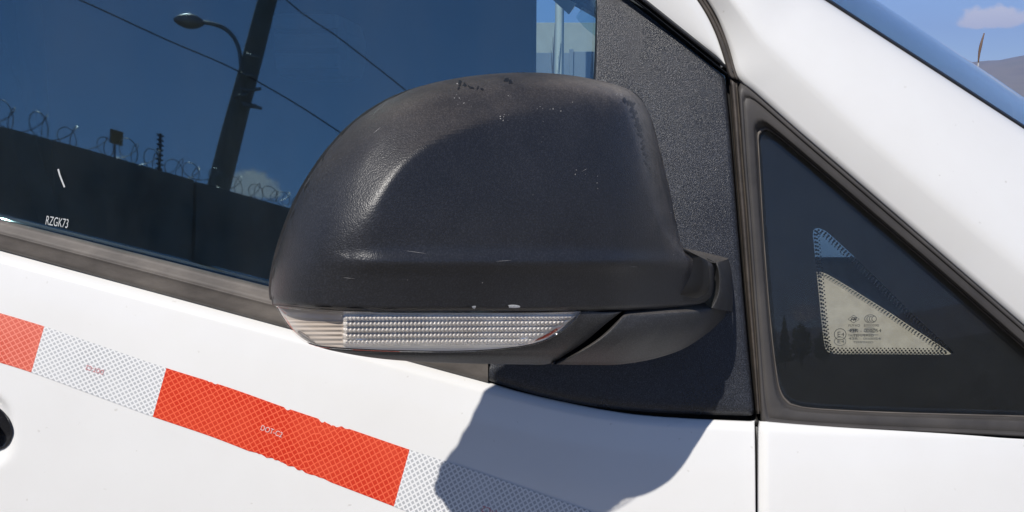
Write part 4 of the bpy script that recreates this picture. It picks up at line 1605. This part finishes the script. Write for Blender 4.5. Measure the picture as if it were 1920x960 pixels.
c = refl_at(219, 259, 9.2)
brd = empty('small_sign', (c[0], c[1], WALL_H), 'small ochre board standing above the mirrored wall', 'sign')
u = np.array([WD[0], WD[1], 0])
nrm3 = np.array([WN[0], WN[1], 0])
V = [c + u * a * 0.085 + np.array([0, 0, b * 0.075]) + nrm3 * d * 0.01 for d in (-1, 1) for a, b in ((-1, -1), (1, -1), (1, 1), (-1, 1))]
F = [(0, 1, 2, 3), (4, 5, 6, 7), (0, 1, 5, 4), (1, 2, 6, 5), (2, 3, 7, 6), (3, 0, 4, 7)]
for o in (mesh_obj('board', V, F, MAT['sign'], smooth=False), tube('sign_post', [(c[0], c[1], WALL_H - 0.1), c - nrm3 * 0.02], 0.012, MAT['galv'])):
    o.parent = brd
    o.matrix_parent_inverse = brd.matrix_world.inverted()
J = Joined()
a, b = refl_at(301, 252, 9.6), refl_at(298, 325, 9.6)
V_, F_ = tube_data([b, a], 0.016, 6)
J.add(V_, F_)
for t in np.linspace(0.1, 0.95, 8):
    c = b * (1 - t) + a * t
    V_, F_ = tube_data([c - u * 0.045, c + u * 0.045], 0.012, 5)
    J.add(V_, F_)
tag(J.obj('wire_bracket', MAT['cable']), 'notched steel bracket holding the razor wire, mirrored beside the lamp pole', 'bracket')


# trees that show in the quarter glass, behind the photographer to the right
def leaf_cloud(n, rx, rz, seed, cone=False):
    r = np.random.default_rng(seed)
    V, F = [], []
    for i in range(n):
        if cone:
            h = r.uniform(0, 1) ** 1.3
            rad_ = rx * (1 - h) * (0.35 + 0.65 * r.uniform(0, 1) ** 0.4) * (1 + 0.25 * math.sin(h * 40))
            a = r.uniform(0, 2 * math.pi)
            c = np.array([rad_ * math.cos(a), rad_ * math.sin(a), h * rz])
        else:
            d = r.normal(0, 1, 3)
            d /= np.linalg.norm(d)
            kf = r.uniform(0.25, 1) ** 0.5 * (1 + 0.28 * math.sin(d[0] * 5 + seed) * math.cos(d[1] * 4 + d[2] * 6))
            c = d * kf * np.array([rx, rx, rz * 0.5]) + np.array([0, 0, rz * 0.5])
        u = r.normal(0, 1, 3)
        u /= np.linalg.norm(u)
        w = np.cross(u, r.normal(0, 1, 3))
        w /= np.linalg.norm(w)
        s = r.uniform(0.10, 0.22)
        k0 = len(V)
        V += [c - u * s, c + w * s * 0.5, c + u * s, c - w * s * 0.5]
        F.append((k0, k0 + 1, k0 + 2, k0 + 3))
    return np.array(V), F


def tree(x, y, h, rx, seed, cone, label):
    t = empty('yard_tree', (x, y, 0), label, 'tree', 'dark trees mirrored in the quarter window')
    V, F = leaf_cloud(2600, rx, h * 0.86, seed, cone)
    cr = mesh_obj('crown', V + np.array([0, 0, h * 0.14]), F, MAT['leaf'], None, False)
    cr.parent = t
    tr = tube('trunk', [(0.02 * math.sin(k0), 0.02 * k0, k0 * h * 0.09) for k0 in range(9)], np.linspace(0.2, 0.04, 9), MAT['bark'])
    tr.parent = t
    J = Joined()
    for i in range(7):
        z = h * (0.25 + 0.08 * i)
        a = i * 2.4
        V_, F_ = tube_data([(0, 0, z), (rx * 0.6 * math.cos(a), rx * 0.6 * math.sin(a), z + h * 0.08)], [0.06, 0.015], 5)
        J.add(V_, F_)
    lb = J.obj('limb', MAT['bark'])
    lb.parent = t


TL = ['tall dark conifer, leftmost tree mirrored in the quarter window', 'rounded dark tree beside the tall conifer in the quarter window', 'low dark tree in the middle of the quarter window reflection',
      'broad low tree right of the middle in the quarter window', 'small far tree near the right of the quarter window reflection', 'farthest right dark tree mirrored in the quarter window']
for i, (az, dist, h, rx, cone) in enumerate(((155.2, 88, 5.0, 1.5, True), (153.2, 96, 4.2, 2.0, False), (150.6, 104, 3.3, 2.3, False), (147.4, 100, 3.0, 2.6, False), (144.6, 110, 3.2, 2.1, False), (141.5, 95, 2.8, 2.4, False))):
    tree(math.sin(rad(az)) * dist, math.cos(rad(az)) * dist, h, rx, 20 + i, cone, TL[i])

# ------------------------------------------------------------------ far side, seen straight through the cabin
FY = 15.0
fw = empty('boundary_wall', (P(1060, 100, FY)[0], FY, 0), 'grey panel wall seen through the van beside the mirror top', 'wall')
for i in range(-7, 4):
    for o in (box('wall_panel', (i * 1.05 + 0.02, FY, 0), (i * 1.05 + 1.03, FY + 0.08, 2.0 + 0.02 * (i % 3)), MAT['panel'], None, 0.01),
              box('wall_post', (i * 1.05 - 0.05, FY - 0.04, 0), (i * 1.05 + 0.012, FY + 0.12, 2.06), MAT['panel'], None, 0.01)):
        o.parent = fw
        o.matrix_parent_inverse = fw.matrix_world.inverted()
sh = empty('long_shed', (3, 34, 0), 'low shed with a beige roof behind the grey wall', 'building')
for o in (box('wall', (-16, 34, 0), (7, 46, 2.9), MAT['panel'], None, 0.02), box('roof', (-16.4, 33.6, 2.9), (7.4, 46.4, 4.05), MAT['roofsheet'], None, 0.02)):
    o.parent = sh
    o.matrix_parent_inverse = sh.matrix_world.inverted()
px0 = P(1049, 60, 13.6)
fp = tube('concrete_post', [(px0[0], 13.6, h) for h in np.linspace(0, 7.5, 10)], np.linspace(0.075, 0.06, 10), MAT['cream'], seg=4)
tag(fp, 'cream square post seen through the cabin window', 'post')
px1 = P(1037, 60, 13.3)
J = Joined()
for k0 in range(3):
    V_, F_ = tube_data([(px1[0] + 0.02 * k0, 13.3, 0), (px1[0] + 0.015 * math.sin(k0), 13.32, 1.4), (px1[0] - 0.03 * k0 + 0.03, 13.3, 2.35 - 0.2 * k0)], [0.018, 0.014, 0.004], 5)
    J.add(V_, F_)
tag(J.obj('dry_stem', MAT['bark']), 'thin dry stem standing left of the cream post', 'plant')


# ------------------------------------------------------------------ the air
hz = box('haze', (-9500, -9500, -3), (9500, 9500, 760), None)
hm = bpy.data.materials.new('haze_air')
hm.use_nodes = True
hn = hm.node_tree
hn.nodes.remove(hn.nodes['Principled BSDF'])
pv = hn.nodes.new('ShaderNodeVolumePrincipled')
pv.inputs['Color'].default_value = (0.42, 0.55, 1.0, 1)
pv.inputs['Density'].default_value = 0.00013
hn.links.new(pv.outputs[0], hn.nodes['Material Output'].inputs['Volume'])
hz.data.materials.append(hm)
hz['kind'] = 'stuff'
